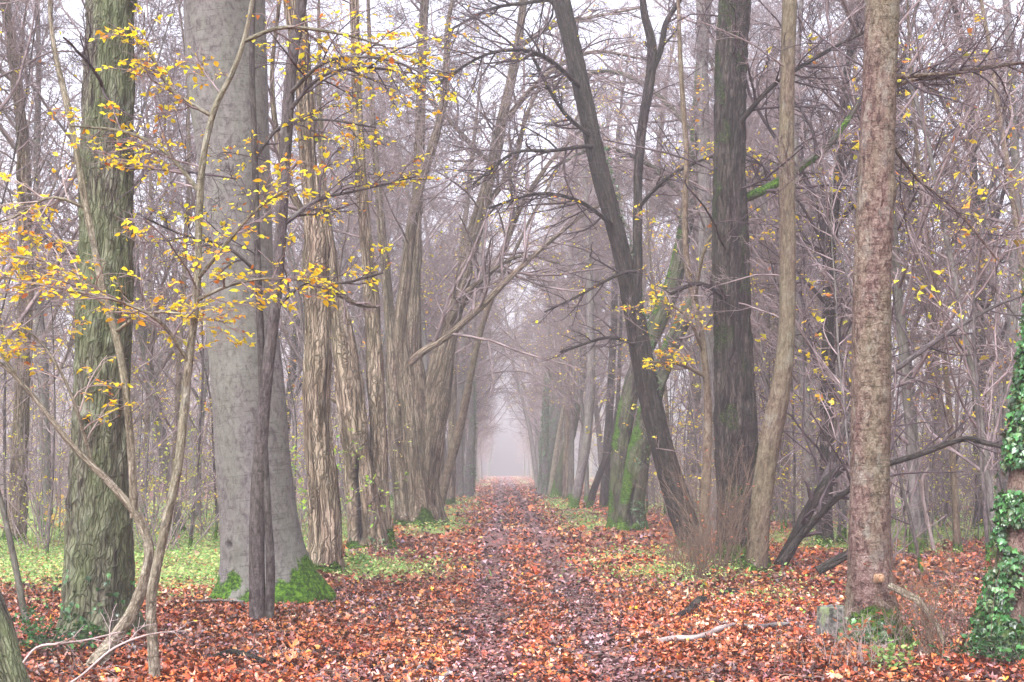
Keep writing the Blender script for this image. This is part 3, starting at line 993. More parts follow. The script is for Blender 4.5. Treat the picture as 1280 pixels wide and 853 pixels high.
# ---- right side
tree('leaning_dark_tree', 'dark leaning tree edged with ivy, its fork rising beside it', 'tree',
     [(868, 688, 40), (858, 660, 37), (845, 620, 35), (830, 570, 33), (815, 510, 31), (803, 450, 30), (793, 390, 29), (780, 330, 27), (765, 270, 27), (750, 215, 27), (736, 150, 26), (722, 90, 26), (711, 40, 26), (702, 0, 26)],
     'dark', 'leaning dark tree', wscale=.86, sides=72, step=.05, flare=.15, seed=20, moss=(.2, .35, RIGHT, .0), crown=(7, 4), low=(.3, .9, 6, 2.4), twig='twig_dark', amp=.7,
     stems=[([(795, 385, 15), (797, 340, 13), (797, 280, 12), (798, 215, 12), (803, 160, 12), (811, 110, 13), (815, 60, 12), (806, 20, 10), (800, -20, 8)], None, 0, 4)],
     branches=[([(812, 95, 8), (826, 60, 8), (832, 30, 7), (850, 0, 6)], 0, 5), ([(797, 330, 5), (770, 340, 4), (720, 370, 3), (680, 390, 2)], -1, 8), ([(797, 250, 6), (840, 215, 5), (900, 190, 3)], -1, 8),
               ([(765, 270, 6), (720, 245, 5), (670, 240, 4), (610, 260, 3)], -1.5, 12), ([(800, 430, 6), (760, 420, 4), (700, 440, 3)], -1, 8), ([(740, 160, 6), (700, 130, 5), (660, 60, 4)], -1, 10), ([(722, 90, 7), (670, 60, 6), (610, 65, 4), (545, 105, 3)], -1.5, 16), ([(738, 155, 6), (690, 178, 5), (640, 188, 4), (590, 230, 3)], -2, 14), ([(711, 40, 6), (680, 20, 5), (620, 15, 4), (560, 40, 3)], 2, 16)],
     ivy=[(3.0, 8.5, 420, RIGHT, .35)], leaf=(.05, .07))
tree('slim_crooked_tree', 'slim crooked grey stem between the leaning dark tree and the thick dark trunk', 'tree',
     [(879, 688, 12), (880, 640, 11), (884, 570, 11), (885, 500, 10), (879, 430, 9), (870, 380, 8), (858, 320, 8), (856, 250, 8), (858, 190, 7), (854, 130, 7), (850, 60, 6), (848, 0, 5)],
     'brown', 'slim crooked stem', depth=25.5, sides=24, step=.06, flare=.1, seed=21, moss=(0, 0, 0, 0), amp=.4, crown=(5, 2.5), low=(.2, .95, 9, 2.), leaf=(.3, .085),
     branches=[([(868, 370, 5), (885, 300, 4), (930, 250, 4), (960, 205, 3)], -1, 7), ([(880, 440, 5), (862, 400, 4), (838, 380, 3), (812, 372, 2)], -.4, 8), ([(884, 470, 5), (850, 455, 4), (815, 452, 2)], -.6, 8)])
tree('thick_dark_tree', 'thick upright blackish trunk with furrowed bark and green moss patches', 'tree',
     [(926, 712, 66), (925, 680, 60), (924, 640, 58), (921, 570, 55), (918, 480, 51), (915, 400, 48), (913, 300, 46), (912, 200, 44), (913, 100, 43), (917, 30, 42), (920, 0, 41)],
     'dark', 'thick dark trunk', wscale=.93, sides=110, step=.035, flare=.3, seed=22, moss=(.3, .0, 0, .42), knots=4, crown=(8, 5), low=(.3, .85, 8, 2.8), twig='twig_dark', depth=22.3,
     branches=[([(930, 262, 14), (960, 245, 12), (1000, 215, 10), (1040, 180, 8), (1080, 120, 6)], .6, 10, (0, 0, 0, .75), 'mossy'), ([(925, 370, 8), (880, 350, 6), (840, 365, 4)], -1, 8), ([(935, 150, 8), (975, 100, 6), (1040, 60, 5), (1100, 30, 4)], -1, 12)])
tree('smooth_brown_tree', 'smooth brown tree curving up beside the thick dark trunk', 'tree',
     [(944, 722, 27), (947, 690, 26), (951, 650, 26), (957, 600, 26), (965, 550, 26), (975, 500, 24), (981, 450, 22), (984, 390, 21), (985, 300, 20), (984, 200, 20), (984, 100, 20), (987, 0, 19)],
     'brown', 'smooth brown tree', sides=48, step=.05, flare=.12, seed=23, moss=(.25, 0, 0, 0), amp=.7, crown=(7, 3), low=(.25, .9, 9, 2.2), knots=2)
tree('rose_barked_tree', 'straight pinkish brown tree with mossy foot and a sawn branch stub, near the right', 'tree',
     [(1092, 815, 62), (1090, 785, 57), (1087, 750, 55), (1086, 700, 53), (1087, 600, 51), (1088, 500, 50), (1090, 400, 48), (1094, 280, 46), (1097, 180, 44), (1101, 80, 42), (1104, 0, 41)],
     'rose', 'pinkish tree', sides=110, step=.03, flare=.45, lobes=4, seed=24, moss=(.34, 0, 0, .05), knots=10, crown=(8, 4), low=(.35, .8, 5, 1.8), twist=0,
     branches=[([(1112, 96, 7), (1150, 94, 6), (1200, 90, 6), (1250, 82, 5), (1320, 74, 4)], -.1, 14), ([(1115, 140, 6), (1140, 110, 5), (1200, 100, 4)], .2, 8), ([(1110, 175, 5), (1150, 230, 4), (1200, 270, 3), (1250, 330, 2)], .6, 9)],
     ivy=[(0, .25, 130, VIEW, .9)], twig='twig_dark')
tree('ivy_clad_tree', 'leaning tree at the right edge with a curtain of glossy ivy', 'tree',
     [(1250, 838, 66), (1254, 800, 58), (1259, 760, 52), (1267, 700, 48), (1276, 640, 46), (1286, 570, 45), (1296, 500, 44), (1308, 420, 43), (1325, 300, 42), (1340, 150, 41), (1350, 0, 40)],
     'rose', 'ivy-clad tree', wscale=.86, sides=90, step=.04, flare=.25, seed=25, moss=(.5, .5, LEFT, 0), crown=(5, 4), low=(.3, .9, 7, 2.4), ivy=[(0, 1.3, 1300, LEFT - .5, .4), (1.1, 3.2, 2200, LEFT - .6, .55), (.2, 1.7, 900, LEFT - .3, .45), (0, .3, 260, VIEW, 1.)])
tree('mossy_leaning_tree', 'rugged tree with vivid moss along its left side, leaning right', 'tree',
     [(772, 662, 30), (772, 630, 27), (774, 590, 27), (779, 540, 27), (789, 490, 27), (804, 445, 26), (822, 405, 25), (840, 360, 23), (852, 310, 21), (862, 250, 20), (870, 180, 19), (876, 100, 17), (884, 0, 15)],
     'mossy', 'mossy leaning pair', sides=64, step=.07, flare=.25, seed=30, wscale=.82, moss=(.35, .8, LEFT - .2, .1), crown=(7, 4), branches=[([(862, 250, 7), (810, 205, 6), (750, 185, 5), (690, 210, 3)], -.5, 16), ([(870, 180, 7), (820, 120, 6), (760, 90, 5), (680, 110, 3)], 1, 18)], low=(.4, .98, 12, 5.), dense=(8, 6, 4), depth=37.5)
tree('mossy_split_tree', 'stubby dark tree split at the base with a mossy left edge and ivy tuft', 'tree',
     [(790, 662, 42), (790, 635, 38), (794, 600, 37), (800, 560, 34), (810, 515, 30), (824, 470, 28), (842, 425, 26), (862, 385, 22), (880, 340, 18)],
     'mossy', None, sides=64, step=.07, flare=.35, seed=31, wscale=.78, moss=(.35, .7, LEFT - .3, .0), groove=[(VIEW + .1, .2, 1.6, .18, .15)], crown=(6, 4), low=(.4, .98, 10, 5.), dense=(8, 6, 4), depth=36.6, ivy=[(0, .7, 160, VIEW - .4, .5), (1.5, 2.6, 60, VIEW - .4, .6)])
tree('grey_straight_tree', 'straight misty grey trunk standing behind the slim crooked stem', 'tree',
     [(893, 668, 22), (890, 600, 20), (886, 500, 19), (883, 400, 18), (881, 280, 17), (879, 150, 16), (878, 0, 15)], 'grey', 'misty grey trunk', sides=32, step=.1, flare=.2, seed=32, crown=(7, 4), low=(.3, .98, 14, 4.5), dense=(8, 6, 4), depth=36, moss=(.2, 0, 0, 0))
for i, (nm, lab, pts, dep, bk, mo, iv) in enumerate([
    ('leaning_row_tree', 'leaning misty tree with one mossy edge, right row', [(716, 637, 13), (724, 600, 12), (733, 550, 12), (738, 480, 11), (738, 400, 10), (736, 300, 8), (730, 200, 6)], 55, 'grey', (.9, .35, LEFT, 0), None),
    ('short_leaning_tree', 'short dark stem leaning right in front of the mossy leaning tree', [(736, 634, 9), (744, 605, 9), (755, 575, 8), (764, 550, 7), (772, 500, 5), (775, 430, 4)], 56, 'dark', (.2, 0, 0, 0), None),
    ('mossy_arched_tree', 'long arched tree green with moss on the right row, beyond the purplish trunk', [(694, 620, 13), (702, 585, 13), (712, 545, 12), (722, 500, 11), (730, 450, 10), (742, 390, 9), (752, 320, 7), (756, 240, 5)], 75, 'mossy', (.6, .9, LEFT, .3), None),
    ('ivy_column_tree', 'tall trunk wrapped in dark ivy from ground to crown on the right row', [(676, 612, 11), (684, 570, 12), (694, 520, 13), (702, 460, 14), (708, 410, 13), (714, 330, 9), (718, 240, 6)], 88, 'grey', (0, 0, 0, 0), [(0, 16, 5000, 0, 9)]),
    ('ivy_post_tree', 'narrow ivy-wrapped trunk beside the path, left of the tall ivy trunk', [(683, 616, 9), (681, 580, 10), (681, 540, 9), (684, 480, 6), (688, 400, 4)], 84, 'grey', (0, 0, 0, 0), [(0, 7, 2200, 0, 9)]),
    ('pale_slanting_tree', 'pale thin trunk slanting across the tall ivy trunk', [(688, 618, 7), (694, 570, 7), (702, 520, 6), (712, 460, 6), (722, 400, 5), (730, 330, 4)], 80, 'pale', (.1, 0, 0, 0), None),
    ('slim_grey_tree', 'slim grey tree forking above head height at the misty right of the path', [(672, 604, 6), (668, 570, 6), (662, 530, 5), (652, 490, 4), (640, 440, 3)], 112, 'grey', (.2, 0, 0, 0), None),
    ('upright_row_tree', 'dark upright slim trunk between the short leaning stem and the mossy leaning tree', [(756, 636, 12), (757, 600, 12), (760, 540, 10), (764, 470, 9), (768, 380, 8), (770, 280, 7), (772, 180, 5)], 57, 'dark', (.2, .2, LEFT, 0), None),
    ('ivy_pair_tree', 'left row tree with ivy, standing in the mist by the grass verge', [(586, 612, 12), (588, 570, 11), (590, 520, 9), (590, 450, 8), (596, 360, 6), (606, 260, 4)], 78, 'grey', (0, 0, 0, 0), [(0, 9, 1100, RIGHT - .3, .9)]),
    ('grey_row_tree', 'plain grey trunk left of the ivy-dressed tree on the left row', [(575, 618, 10), (574, 560, 9), (576, 500, 8), (580, 420, 7), (592, 330, 5), (606, 240, 4)], 76, 'grey', (.2, 0, 0, 0), None),
    ('brown_row_tree', 'brown upright tree behind the slanting brown tree', [(562, 632, 12), (564, 570, 11), (566, 500, 9), (568, 420, 8), (576, 320, 6), (590, 200, 5)], 60, 'stringy', (.3, 0, 0, 0), None),
]):
    tree(nm, lab, 'tree', pts, bk, None, depth=dep, sides=28, step=.14, flare=.2, seed=40 + i, crown=(10, 6), low=(.35, .98, 14, 5.), dense=(8, 7, 4), moss=mo, ivy=iv, ext=5, leaf=(.07, .1))
#SECTION_BG
# ------------------------------------------------------------------ small named things
def stick(name, label, cat, pts, mat, kidsn=0, sides=10, seed=0, onground=False, twm='twig_pale', kind='smooth', amp=.4, group=None):
    """pts: (px, py, w, depth[, height])"""
    rng = rs(seed + 900)
    L = []
    for p in pts:
        q = at(p[0], p[1], p[3])
        r = p[2] / 2 / FPX * p[3]
        if onground:
            gx, gy = ground_at(p[0], p[1])
            q = np.array([gx, gy, float(gz(gx, gy)) + r * .7 + .045])
            r = p[2] / 2 / FPX * gy
        L.append([*q, r])
    L, s = smooth_line(np.array(L), .04)
    root = thing(name, label, cat, tuple(L[0, :3]), group)
    g = Geo()
    trunk_geo(g, L, s, kind, sides, 0, 3, seed, L[0, 2], (0, 0, 0, 0), None, 0, amp, 0)
    # close both ends
    n = len(L)
    for i0, c in ((0, L[0, :3]), ((n - 1) * sides, L[-1, :3])):
        ring = np.concatenate(g.v)[i0:i0 + sides] if False else g.v[0][i0:i0 + sides]
        g.add(np.concatenate([ring, [ring.mean(0)]]), [np.array([[j, (j + 1) % sides, sides] for j in range(sides)])], bark=np.zeros((sides + 1, 3)))
    g.build('stem', M[mat], root, tuple(L[0, :3]))
    if kidsn:
        t = Geo()
        Q, R = kids(rng, L[None, :, :3], L[None, :, 3], kidsn, .2, 1, .8, .35, 6, .6, .14, 0, .1, rmin=.004)
        tubes(t, Q, R, 5)
        Q2, R2 = kids(rng, Q, R, 5, .2, 1, .8, .5, 4, .6, .14, 0, .1, rmin=.0025)
        tubes(t, Q2, R2, 3)
        t.build('twigs', M[twm], root, tuple(L[0, :3]))
    return root


stick('fallen_branch', 'pale barkless fallen branch lying on the leaves right of the path', 'branch',
      [(826, 809, 8, 0), (845, 806, 8, 0), (868, 806, 7, 0), (886, 800, 7, 0), (898, 795, 6, 0), (917, 789, 5, 0)], 'twig_pale', 0, 12, 1, True)
stick('forked_stick', 'short pale fork resting against the barkless fallen branch', 'branch', [(884, 804, 5, 0), (892, 796, 5, 0), (903, 791, 4, 0), (912, 792, 3, 0)], 'twig_pale', 0, 8, 2, True)
stick('rotting_branch', 'dark rotting branch piece half sunk in leaves below the smooth brown tree', 'branch', [(848, 774, 7, 0), (862, 768, 9, 0), (874, 758, 11, 0), (884, 757, 8, 0)], 'dark', 0, 10, 3, True)
stick('rotting_branch', 'knobbly dark stick nearest the foot of the smooth brown tree', 'branch', [(898, 750, 6, 0), (912, 745, 8, 0), (922, 746, 9, 0)], 'dark', 0, 10, 4, True)
stick('grey_stick', 'thin grey stick lying right of the barkless fallen branch', 'branch', [(930, 790, 3, 0), (955, 791, 5, 0), (975, 789, 6, 0), (988, 788, 4, 0)], 'grey', 0, 8, 5, True)
stick('dark_stick', 'dark brown twig heap stick in the leaves below the twin stems', 'branch', [(268, 832, 6, 0), (290, 828, 9, 0), (312, 833, 7, 0), (330, 838, 5, 0)], 'dark', 4, 8, 6, True, 'twig_dark')
stick('thin_stick', 'thin stick on the leaves left of the beech foot', 'branch', [(240, 768, 3, 0), (270, 767, 4, 0), (305, 768, 3, 0)], 'grey', 2, 6, 7, True, 'twig')
stick('long_dead_limb', 'long dead limb arching rightwards behind the pinkish tree', 'branch',
      [(975, 705, 10, 21), (1000, 672, 9, 21), (1040, 628, 8, 20.6), (1062, 612, 7, 20.4), (1100, 585, 7, 20), (1150, 568, 7, 19.6), (1205, 549, 7, 19.4), (1240, 556, 6, 19.2), (1290, 566, 4, 19)], 'dark', 12, 10, 8, False, 'twig_dark')
stick('leaning_log', 'dark log leaning up from the ground between the smooth brown tree and the pinkish tree', 'log',
      [(972, 712, 17, 22), (990, 680, 15, 22), (1010, 640, 14, 22), (1036, 600, 12, 22), (1062, 578, 10, 22)], 'dark', 5, 16, 9, False, 'twig_dark', 'oak', .6)
stick('low_log', 'short dark log lying low behind the pinkish tree', 'log', [(1022, 714, 11, 20.5), (1040, 704, 11, 20.5), (1062, 692, 10, 20.5)], 'dark', 3, 14, 10, False, 'twig_dark', 'oak', .6)
stick('arched_limb', 'upper arching dead limb behind the pinkish tree', 'branch',
      [(985, 700, 9, 23), (1030, 600, 8, 23), (1075, 500, 7, 23), (1130, 455, 7, 23), (1180, 420, 6, 23), (1240, 385, 4, 23), (1290, 365, 3, 23)], 'dusky', 14, 10, 11, False, 'twig_dark')
stick('bent_branch', 'bare pale branch bending down to the ground right of the pinkish tree', 'branch',
      [(1112, 733, 9, 12.4), (1130, 742, 10, 12.3), (1148, 752, 10, 12.2), (1162, 768, 9, 12.1), (1174, 788, 7, 12.0), (1180, 806, 5, 11.9)], 'pale', 4, 12, 12, False, 'twig')
stick('white_stick', 'whitish dead stick standing slanted among the thin trunks on the right', 'branch',
      [(1172, 712, 5, 26), (1168, 690, 5, 26), (1160, 655, 5, 26), (1154, 625, 5, 26), (1153, 600, 4, 26), (1160, 585, 2, 26)], 'twig_pale', 2, 8, 13)
stick('mossy_log', 'mossy stump end poking in at the bottom left corner', 'log', [(-22, 748, 46, 10.2), (-5, 790, 44, 10.1), (12, 840, 40, 10.0), (26, 885, 38, 9.95)], 'oak', 0, 40, 14, False, 'twig', 'oak', 1.)
stick('arching_bramble', 'pale thin bramble cane arching over the leaves at the bottom left', 'bramble',
      [(-10, 850, 3, 10), (20, 838, 3, 10), (45, 810, 3, 10), (75, 805, 3, 10), (110, 800, 2.5, 10.2), (150, 790, 2, 10.4)], 'twig_pale', 5, 6, 15)
stick('arching_bramble', 'pale bramble cane crossing low between the snaking and crooked saplings', 'bramble',
      [(60, 870, 3, 9.8), (100, 846, 3, 9.8), (140, 812, 3, 9.9), (180, 795, 2.5, 10), (215, 790, 2, 10.2)], 'twig_pale', 5, 6, 16)


def stone():
    gx, gy = ground_at(1040, 803)
    rng = rs(5)
    w, dp, h = .22, .20, .36
    n = 14
    g = Geo()
    # rounded block from a dense cube sphere-ish grid
    import bmesh
    bm = bmesh.new()
    bmesh.ops.create_cube(bm, size=1)
    bmesh.ops.bevel(bm, geom=list(bm.edges), offset=.09, segments=3, affect='EDGES', profile=.6)
    bmesh.ops.subdivide_edges(bm, edges=list(bm.edges), cuts=5, use_grid_fill=True)
    v = np.array([x.co[:] for x in bm.verts])
    v = v * [w, dp, h]
    v += (vnoise(v * 9)[:, None] * .012 + vnoise(v * 30 + 5)[:, None] * .006) * norm(v)
    v[:, 2] += h / 2 - .05 + .02 * v[:, 0] / w
    for vert, c in zip(bm.verts, v):
        vert.co = c
    me = bpy.data.meshes.new('stone_post')
    bm.to_mesh(me)
    bm.free()
    for p in me.polygons:
        p.use_smooth = True
    m, nt, b, out = newmat('weathered_stone')
    tc = N_(nt, 'ShaderNodeTexCoord').outputs['Object']
    c = ramp(nt, noise(nt, tc, 14, 6, .7), [(.38, (.02, .02, .016)), (.5, (.07, .07, .062)), (.62, (.17, .165, .15))])
    c = mixc(nt, ramp(nt, noise(nt, tc, 7, 5, .7), [(.5, (0, 0, 0)), (.6, (.8, .8, .8))]), c, (.12, .16, .06))
    nt.links.new(c, b.inputs['Base Color'])
    b.inputs['Roughness'].default_value = .9
    bp = N_(nt, 'ShaderNodeBump')
    bp.inputs['Strength'].default_value = .7
    bp.inputs['Distance'].default_value = .01
    nt.links.new(noise(nt, tc, 40, 6, .7), bp.inputs['Height'])
    nt.links.new(bp.outputs[0], b.inputs['Normal'])
    me.materials.append(m)
    o = bpy.data.objects.new('boundary_stone', me)
    C.objects.link(o)
    o.location = (gx, gy, float(gz(gx, gy)))
    o.rotation_euler = (0, .03, .25)
    tag(o, 'squat lichen-stained boundary stone standing left of the pinkish tree', 'stone')


stone()

# sawn stub on the pinkish tree
def stub():
    p = at(1104, 723, 12.35)
    t = [o for o in bpy.data.objects if o.name == 'rose_barked_tree'][0]
    g = Geo()
    k = 20
    th = np.arange(k) / k * 2 * PI
    d = norm(np.array([.35, -1, .1]))
    a = norm(np.cross(d, [0, 0, 1.])); b = np.cross(a, d)
    rings = []
    for (o_, r) in ((-.14, .045), (-.03, .04), (-.012, .04), (-.006, .035), (-.006, .0)):
        rings.append(p + d * o_ + (a * np.cos(th)[:, None] * .6 + b * np.sin(th)[:, None]) * r * .95)
    V = np.array(rings)
    g.add(V, [grid_faces(1, 5, k)], bark=V.reshape(-1, 3) * 3)
    g.build('branch_stub', bark_mat('cut_wood', (.12, .07, .04), (.24, .15, .09), (.33, .22, .14), (12, 12, 12), .2), t, tuple(t.location))


stub()


def clump(name, label, cat, gx, gy, n, h, spread, mat, seed, leaf=None, lean=.35, per=5, r=.0035, group=None, wiry=.12, levels=2, leafcol=YEL, lw=YW, lsize=.04, loc=None, kind='beech'):
    """many thin stems rising from one spot"""
    rng = rs(seed + 1234)
    z = 0. if loc is not None else float(gz(gx, gy))
    a = rng.uniform(0, 2 * PI, n)
    rad = np.abs(rng.normal(0, spread, n))
    S = np.stack([gx + rad * np.cos(a), gy + rad * np.sin(a), np.full(n, z - .03)], 1)
    D = np.stack([rng.normal(0, lean, n), rng.normal(0, lean, n), np.ones(n)], 1)
    L = rng.uniform(.45, 1.1, n) * h
    P = curves(rng, S, D, L, 8, wiry * .5, -.01)
    R = np.linspace(1, .4, 8)[None] * rng.uniform(.7, 1.5, (n, 1)) * r
    root = thing(name, label, cat, (gx, gy, z), group)
    g = Geo()
    tubes(g, P, R, 5)
    st = g.build('stems', M[mat], root, (gx, gy, z))
    g = Geo()
    Q, RR = kids(rng, P, R, per, .25, 1, .6, .35, 5, .7, wiry, 0, 0, rmin=r * .35)
    tubes(g, Q, RR, 3)
    Qs = [Q]
    if levels > 1:
        Q2, R2 = kids(rng, Q, RR, per, .2, 1, .65, .5, 4, .7, wiry, 0, 0, rmin=r * .3)
        tubes(g, Q2, R2, 3)
        Qs.append(Q2)
    tw = g.build('crown', M[mat], root, (gx, gy, z))
    parts = [st, tw]
    if leaf:
        g = Geo()
        for q in Qs:
            twig_leaves(g, rng, q, leaf, lsize, leafcol, lw, 2, kind, -.1, .5)
        parts.append(g.build('foliage', M['leaf'] if leafcol is not GREENS else M['green'], tw, (gx, gy, z), smooth=False))
    KIDS[root.name] = parts
    return root


x, y = ground_at(873, 728)
clump('dry_brushwood', 'brown brushwood thicket at the foot of the slim crooked stem', 'shrub', x, y, 70, .95, .22, 'cane', 1, .04, .3, 4, .004, leafcol=RUST, lw=[1, 1, 1])
x, y = ground_at(905, 722)
clump('dry_brushwood', 'tall tangled brushwood in front of the thick dark trunk', 'shrub', x, y, 60, 1.9, .25, 'cane', 2, .03, .3, 5, .005, leafcol=RUST, lw=[1, 1, 1])
x, y = ground_at(845, 715)
clump('dry_brushwood', 'low reddish brushwood left of the slim crooked stem', 'shrub', x, y, 45, .55, .22, 'cane', 3, .03, .4, 3, .003, leafcol=RUST, lw=[1, 1, 1])
x, y = ground_at(1165, 838)
clump('dry_brushwood', 'dry brown weed stalks between the pinkish tree and the ivy-clad tree', 'weeds', x, y, 85, .95, .28, 'cane', 4, .03, .2, 3, .0028, leafcol=RUST, lw=[1, 1, 1], lsize=.05, wiry=.2)
x, y = ground_at(1078, 845)
clump('dry_brushwood', 'dry pale stalks around the mossy foot of the pinkish tree', 'weeds', x, y, 34, .5, .22, 'twig_pale', 5, .1, .4, 3, .0026, leafcol=RUST, lw=[1, 1, 1], lsize=.05, wiry=.25)
x, y = ground_at(968, 848)
clump('dry_stalk', 'few lone upright stalks in the leaves left of the boundary stone', 'weeds', x, y, 5, .85, .22, 'cane', 6, None, .1, 2, .0032)
x, y = ground_at(58, 825)
clump('leafy_seedling', 'dark green bramble leaves beside the snaking sapling base', 'plant', x, y, 16, .4, .22, 'twig', 7, .9, .6, 4, .002, leafcol=IVY, lw=[1, 1, 1, 1, .3], lsize=.05)
x, y = ground_at(1110, 850)
clump('leafy_seedling', 'small green leaved seedlings before the pinkish tree', 'plant', x, y, 7, .16, .18, 'twig', 8, .9, .6, 3, .002, leafcol=GREENS[:3], lw=[1, 1, 1], lsize=.05)
x, y = ground_at(1250, 850)
clump('leafy_seedling', 'green ivy seedlings at the foot of the ivy-clad tree', 'plant', x, y, 22, .25, .25, 'twig', 9, .9, .7, 3, .002, leafcol=IVY, lw=[1, 1, 1, 1, .5], lsize=.05)
x, y = ground_at(445, 712)
clump('leafy_seedling', 'light green seedling between the stringy tan tree and the hollow tree', 'plant', x, y, 12, .3, .2, 'twig', 10, .9, .6, 3, .002, leafcol=GREENS, lw=[2, 2, 1, 1], lsize=.07)
x, y = ground_at(382, 715)
clump('green_leaved_shrub', 'slender shrub with fresh green leaves behind the stringy tan tree', 'shrub', x - .2, y + 2.5, 12, 2.6, .2, 'twig', 11, .5, .4, 5, .004, leafcol=[(.3, .5, .06), (.45, .6, .1), (.2, .4, .05)], lw=[1, 1, 1], lsize=.07)
clump('green_leaved_shrub', 'lime leaved shrub glowing behind the crooked pale sapling', 'shrub', *ground_at(250, 672), 12, 2.3, .3, 'twig', 12, .5, .5, 5, .004, leafcol=[(.4, .55, .06), (.5, .6, .1), (.3, .45, .05)], lw=[1, 1, 1], lsize=.08)
clump('yellow_leaved_shrub', 'yellow leaved shrub between the mossy leaning pair and the thick dark trunk', 'shrub', 4.9, 33, 12, 4.6, .3, 'twig', 13, .22, .35, 5, .006, lsize=.1, leafcol=[(.75, .65, .05), (.6, .65, .1), (.8, .55, .05)], lw=[2, 1, 1])
clump('yellow_leaved_shrub', 'pale lime shrub in the clearing behind the smooth brown tree', 'shrub', 9.5, 42, 16, 5.5, .4, 'twig', 14, .3, .35, 5, .006, lsize=.12, leafcol=[(.6, .6, .12), (.45, .55, .12)], lw=[2, 1])
clump('yellow_leaved_shrub', 'low shrub with orange yellow leaves left of the mossy rough tree', 'shrub', *ground_at(70, 668), 14, 1.2, .5, 'twig', 15, .45, .7, 5, .004, lsize=.09, leafcol=[(.75, .5, .08), (.7, .36, .06), (.6, .5, .15)], lw=[2, 1, 1])

# yellow spray hanging off the slim crooked stem and others: kept as foliage of their own trees above

# ------------------------------------------------------------------ background kinds
def proto_tree(name, seed, h, r, bark, lean, n1, l1, t0, leafp=0., twig='twig', fork=False, per=(7, 6, 4), leafsize=.09, ivy=False, leafcol=YEL, lw=YW):
    rng = rs(seed)
    root = thing(name, '', 'tree', (0, 0, 0))
    P = curves(rng, np.array([[0, 0, -.3]]), np.array([[lean, 0, 1.]]), np.array([h]), 16, .035, .02)
    R = (r * np.linspace(1, .12, 16) ** .8)[None]
    R[0, 0] *= 1.25
    line = np.concatenate([P[0], R.T], 1)
    hi, s = smooth_line(line, .22)
    g = Geo()
    V = trunk_geo(g, hi, s, bark_kind(bark), 18, .35, 4, seed, 0, (.5, .25, LEFT, .08), None, 0, .8)
    parts = [g.build('trunk', M[bark], root)]
    Q, RR = kids(rng, P, R, n1, t0, 1, .75, l1, 9, .5, .10, .06, 0, rmin=.012)
    # branches as one crown
    g = Geo()
    tubes(g, Q, RR, 5)
    Q2, R2 = kids(rng, Q, RR, per[0], .12, 1, .75, .45, 6, .55, .14, .03, 0, rmin=.008)
    tubes(g, Q2, R2, 4)
    Q3, R3 = kids(rng, Q2, R2, per[1], .1, 1, .75, .5, 4, .6, .16, .02, 0, rmin=.008)
    tubes(g, Q3, R3, 3)
    Q4, R4 = kids(rng, Q3, R3, per[2], .1, 1, .7, .55, 3, .7, .16, .0, 0, rmin=.006, lmin=.3) if per[2] else (Q3, R3)
    if per[2]:
        tubes(g, Q4, R4, 3)
    cro = g.build('crown', M[twig], root)
    parts.append(cro)
    if leafp:
        g = Geo()
        low = Q4[Q4[:, 0, 2] < h * .6]
        twig_leaves(g, rng, low, leafp, leafsize, leafcol, lw, 2, 'quad')
        if g.n:
            parts.append(g.build('foliage', M['leaf'], cro, smooth=False))
    if ivy:
        g = Geo()
        m = 2600
        i = rng.randint(0, int(len(V) * .55), m)
        j = rng.randint(0, V.shape[1], m)
        p = V[i, j]; nr = norm(p - hi[i, :3])
        leaves(g, rng, p + nr * rng.uniform(.02, .16, (m, 1)), np.array([0, 0, -1.]) + rng.normal(0, .5, (m, 3)), nr + rng.normal(0, .4, (m, 3)), rng.uniform(.08, .15, m), pick(rng, m, IVY), 'quad', .1, 1.5)
        parts.append(g.build('ivy', M['ivy'], root, smooth=False))
    KIDS[root.name] = parts
    return root


def proto_shrub(name, seed, n, h, leaf, r=.009, lsize=.08, lean=.35, leafcol=YEL, lw=YW, mat='twig', per=6):
    rng = rs(seed)
    o = clump(name, '', 'shrub', 0., 0., n, h, .3, mat, seed, None, lean, per, r, wiry=.16, levels=2, loc=0)
    rng = rs(seed)
    return o


PR = {}
specs = [  # key, name, seed, h, r, bark, lean, n1, l1, t0, leafp, twig, ivy, look
    ('a', 'forest_tree', 201, 17, .15, 'grey', .02, 24, .30, .22, .06, 'twig', False, 'straight grey tree'),
    ('b', 'forest_tree', 202, 20, .22, 'stringy', .08, 22, .34, .28, .0, 'twig', False, 'stout tan tree'),
    ('c', 'slender_tree', 203, 13, .075, 'brown', .05, 26, .26, .15, .22, 'twig', False, 'slender brown tree'),
    ('d', 'forest_tree', 204, 18, .19, 'dark', -.06, 24, .32, .22, .02, 'twig_dark', False, 'dark rough tree'),
    ('e', 'slender_tree', 205, 11, .055, 'grey', -.09, 28, .28, .10, .34, 'twig', False, 'thin grey pole tree'),
    ('f', 'forest_tree', 206, 19, .20, 'mossy', .14, 22, .34, .25, .0, 'twig', False, 'mossy leaning tree'),
    ('g', 'slender_tree', 207, 9, .04, 'brown', .10, 30, .32, .06, .40, 'twig', False, 'small bushy tree'),
    ('k', 'spreading_tree', 209, 16, .16, 'grey', .10, 30, .46, .25, .03, 'twig', False, 'wide-crowned grey tree'),
    ('p', 'pole_sapling', 210, 8, .028, 'dusky', .04, 16, .20, .15, .0, 'twig', False, 'thin dark pole sapling'),
    ('q', 'pole_sapling', 211, 7, .022, 'grey', -.07, 18, .24, .12, .4, 'twig', False, 'thin grey pole sapling'),
    ('h', 'ivy_tree', 208, 18, .2, 'grey', .05, 22, .3, .35, .0, 'twig', True, 'ivy-covered tree'),
]
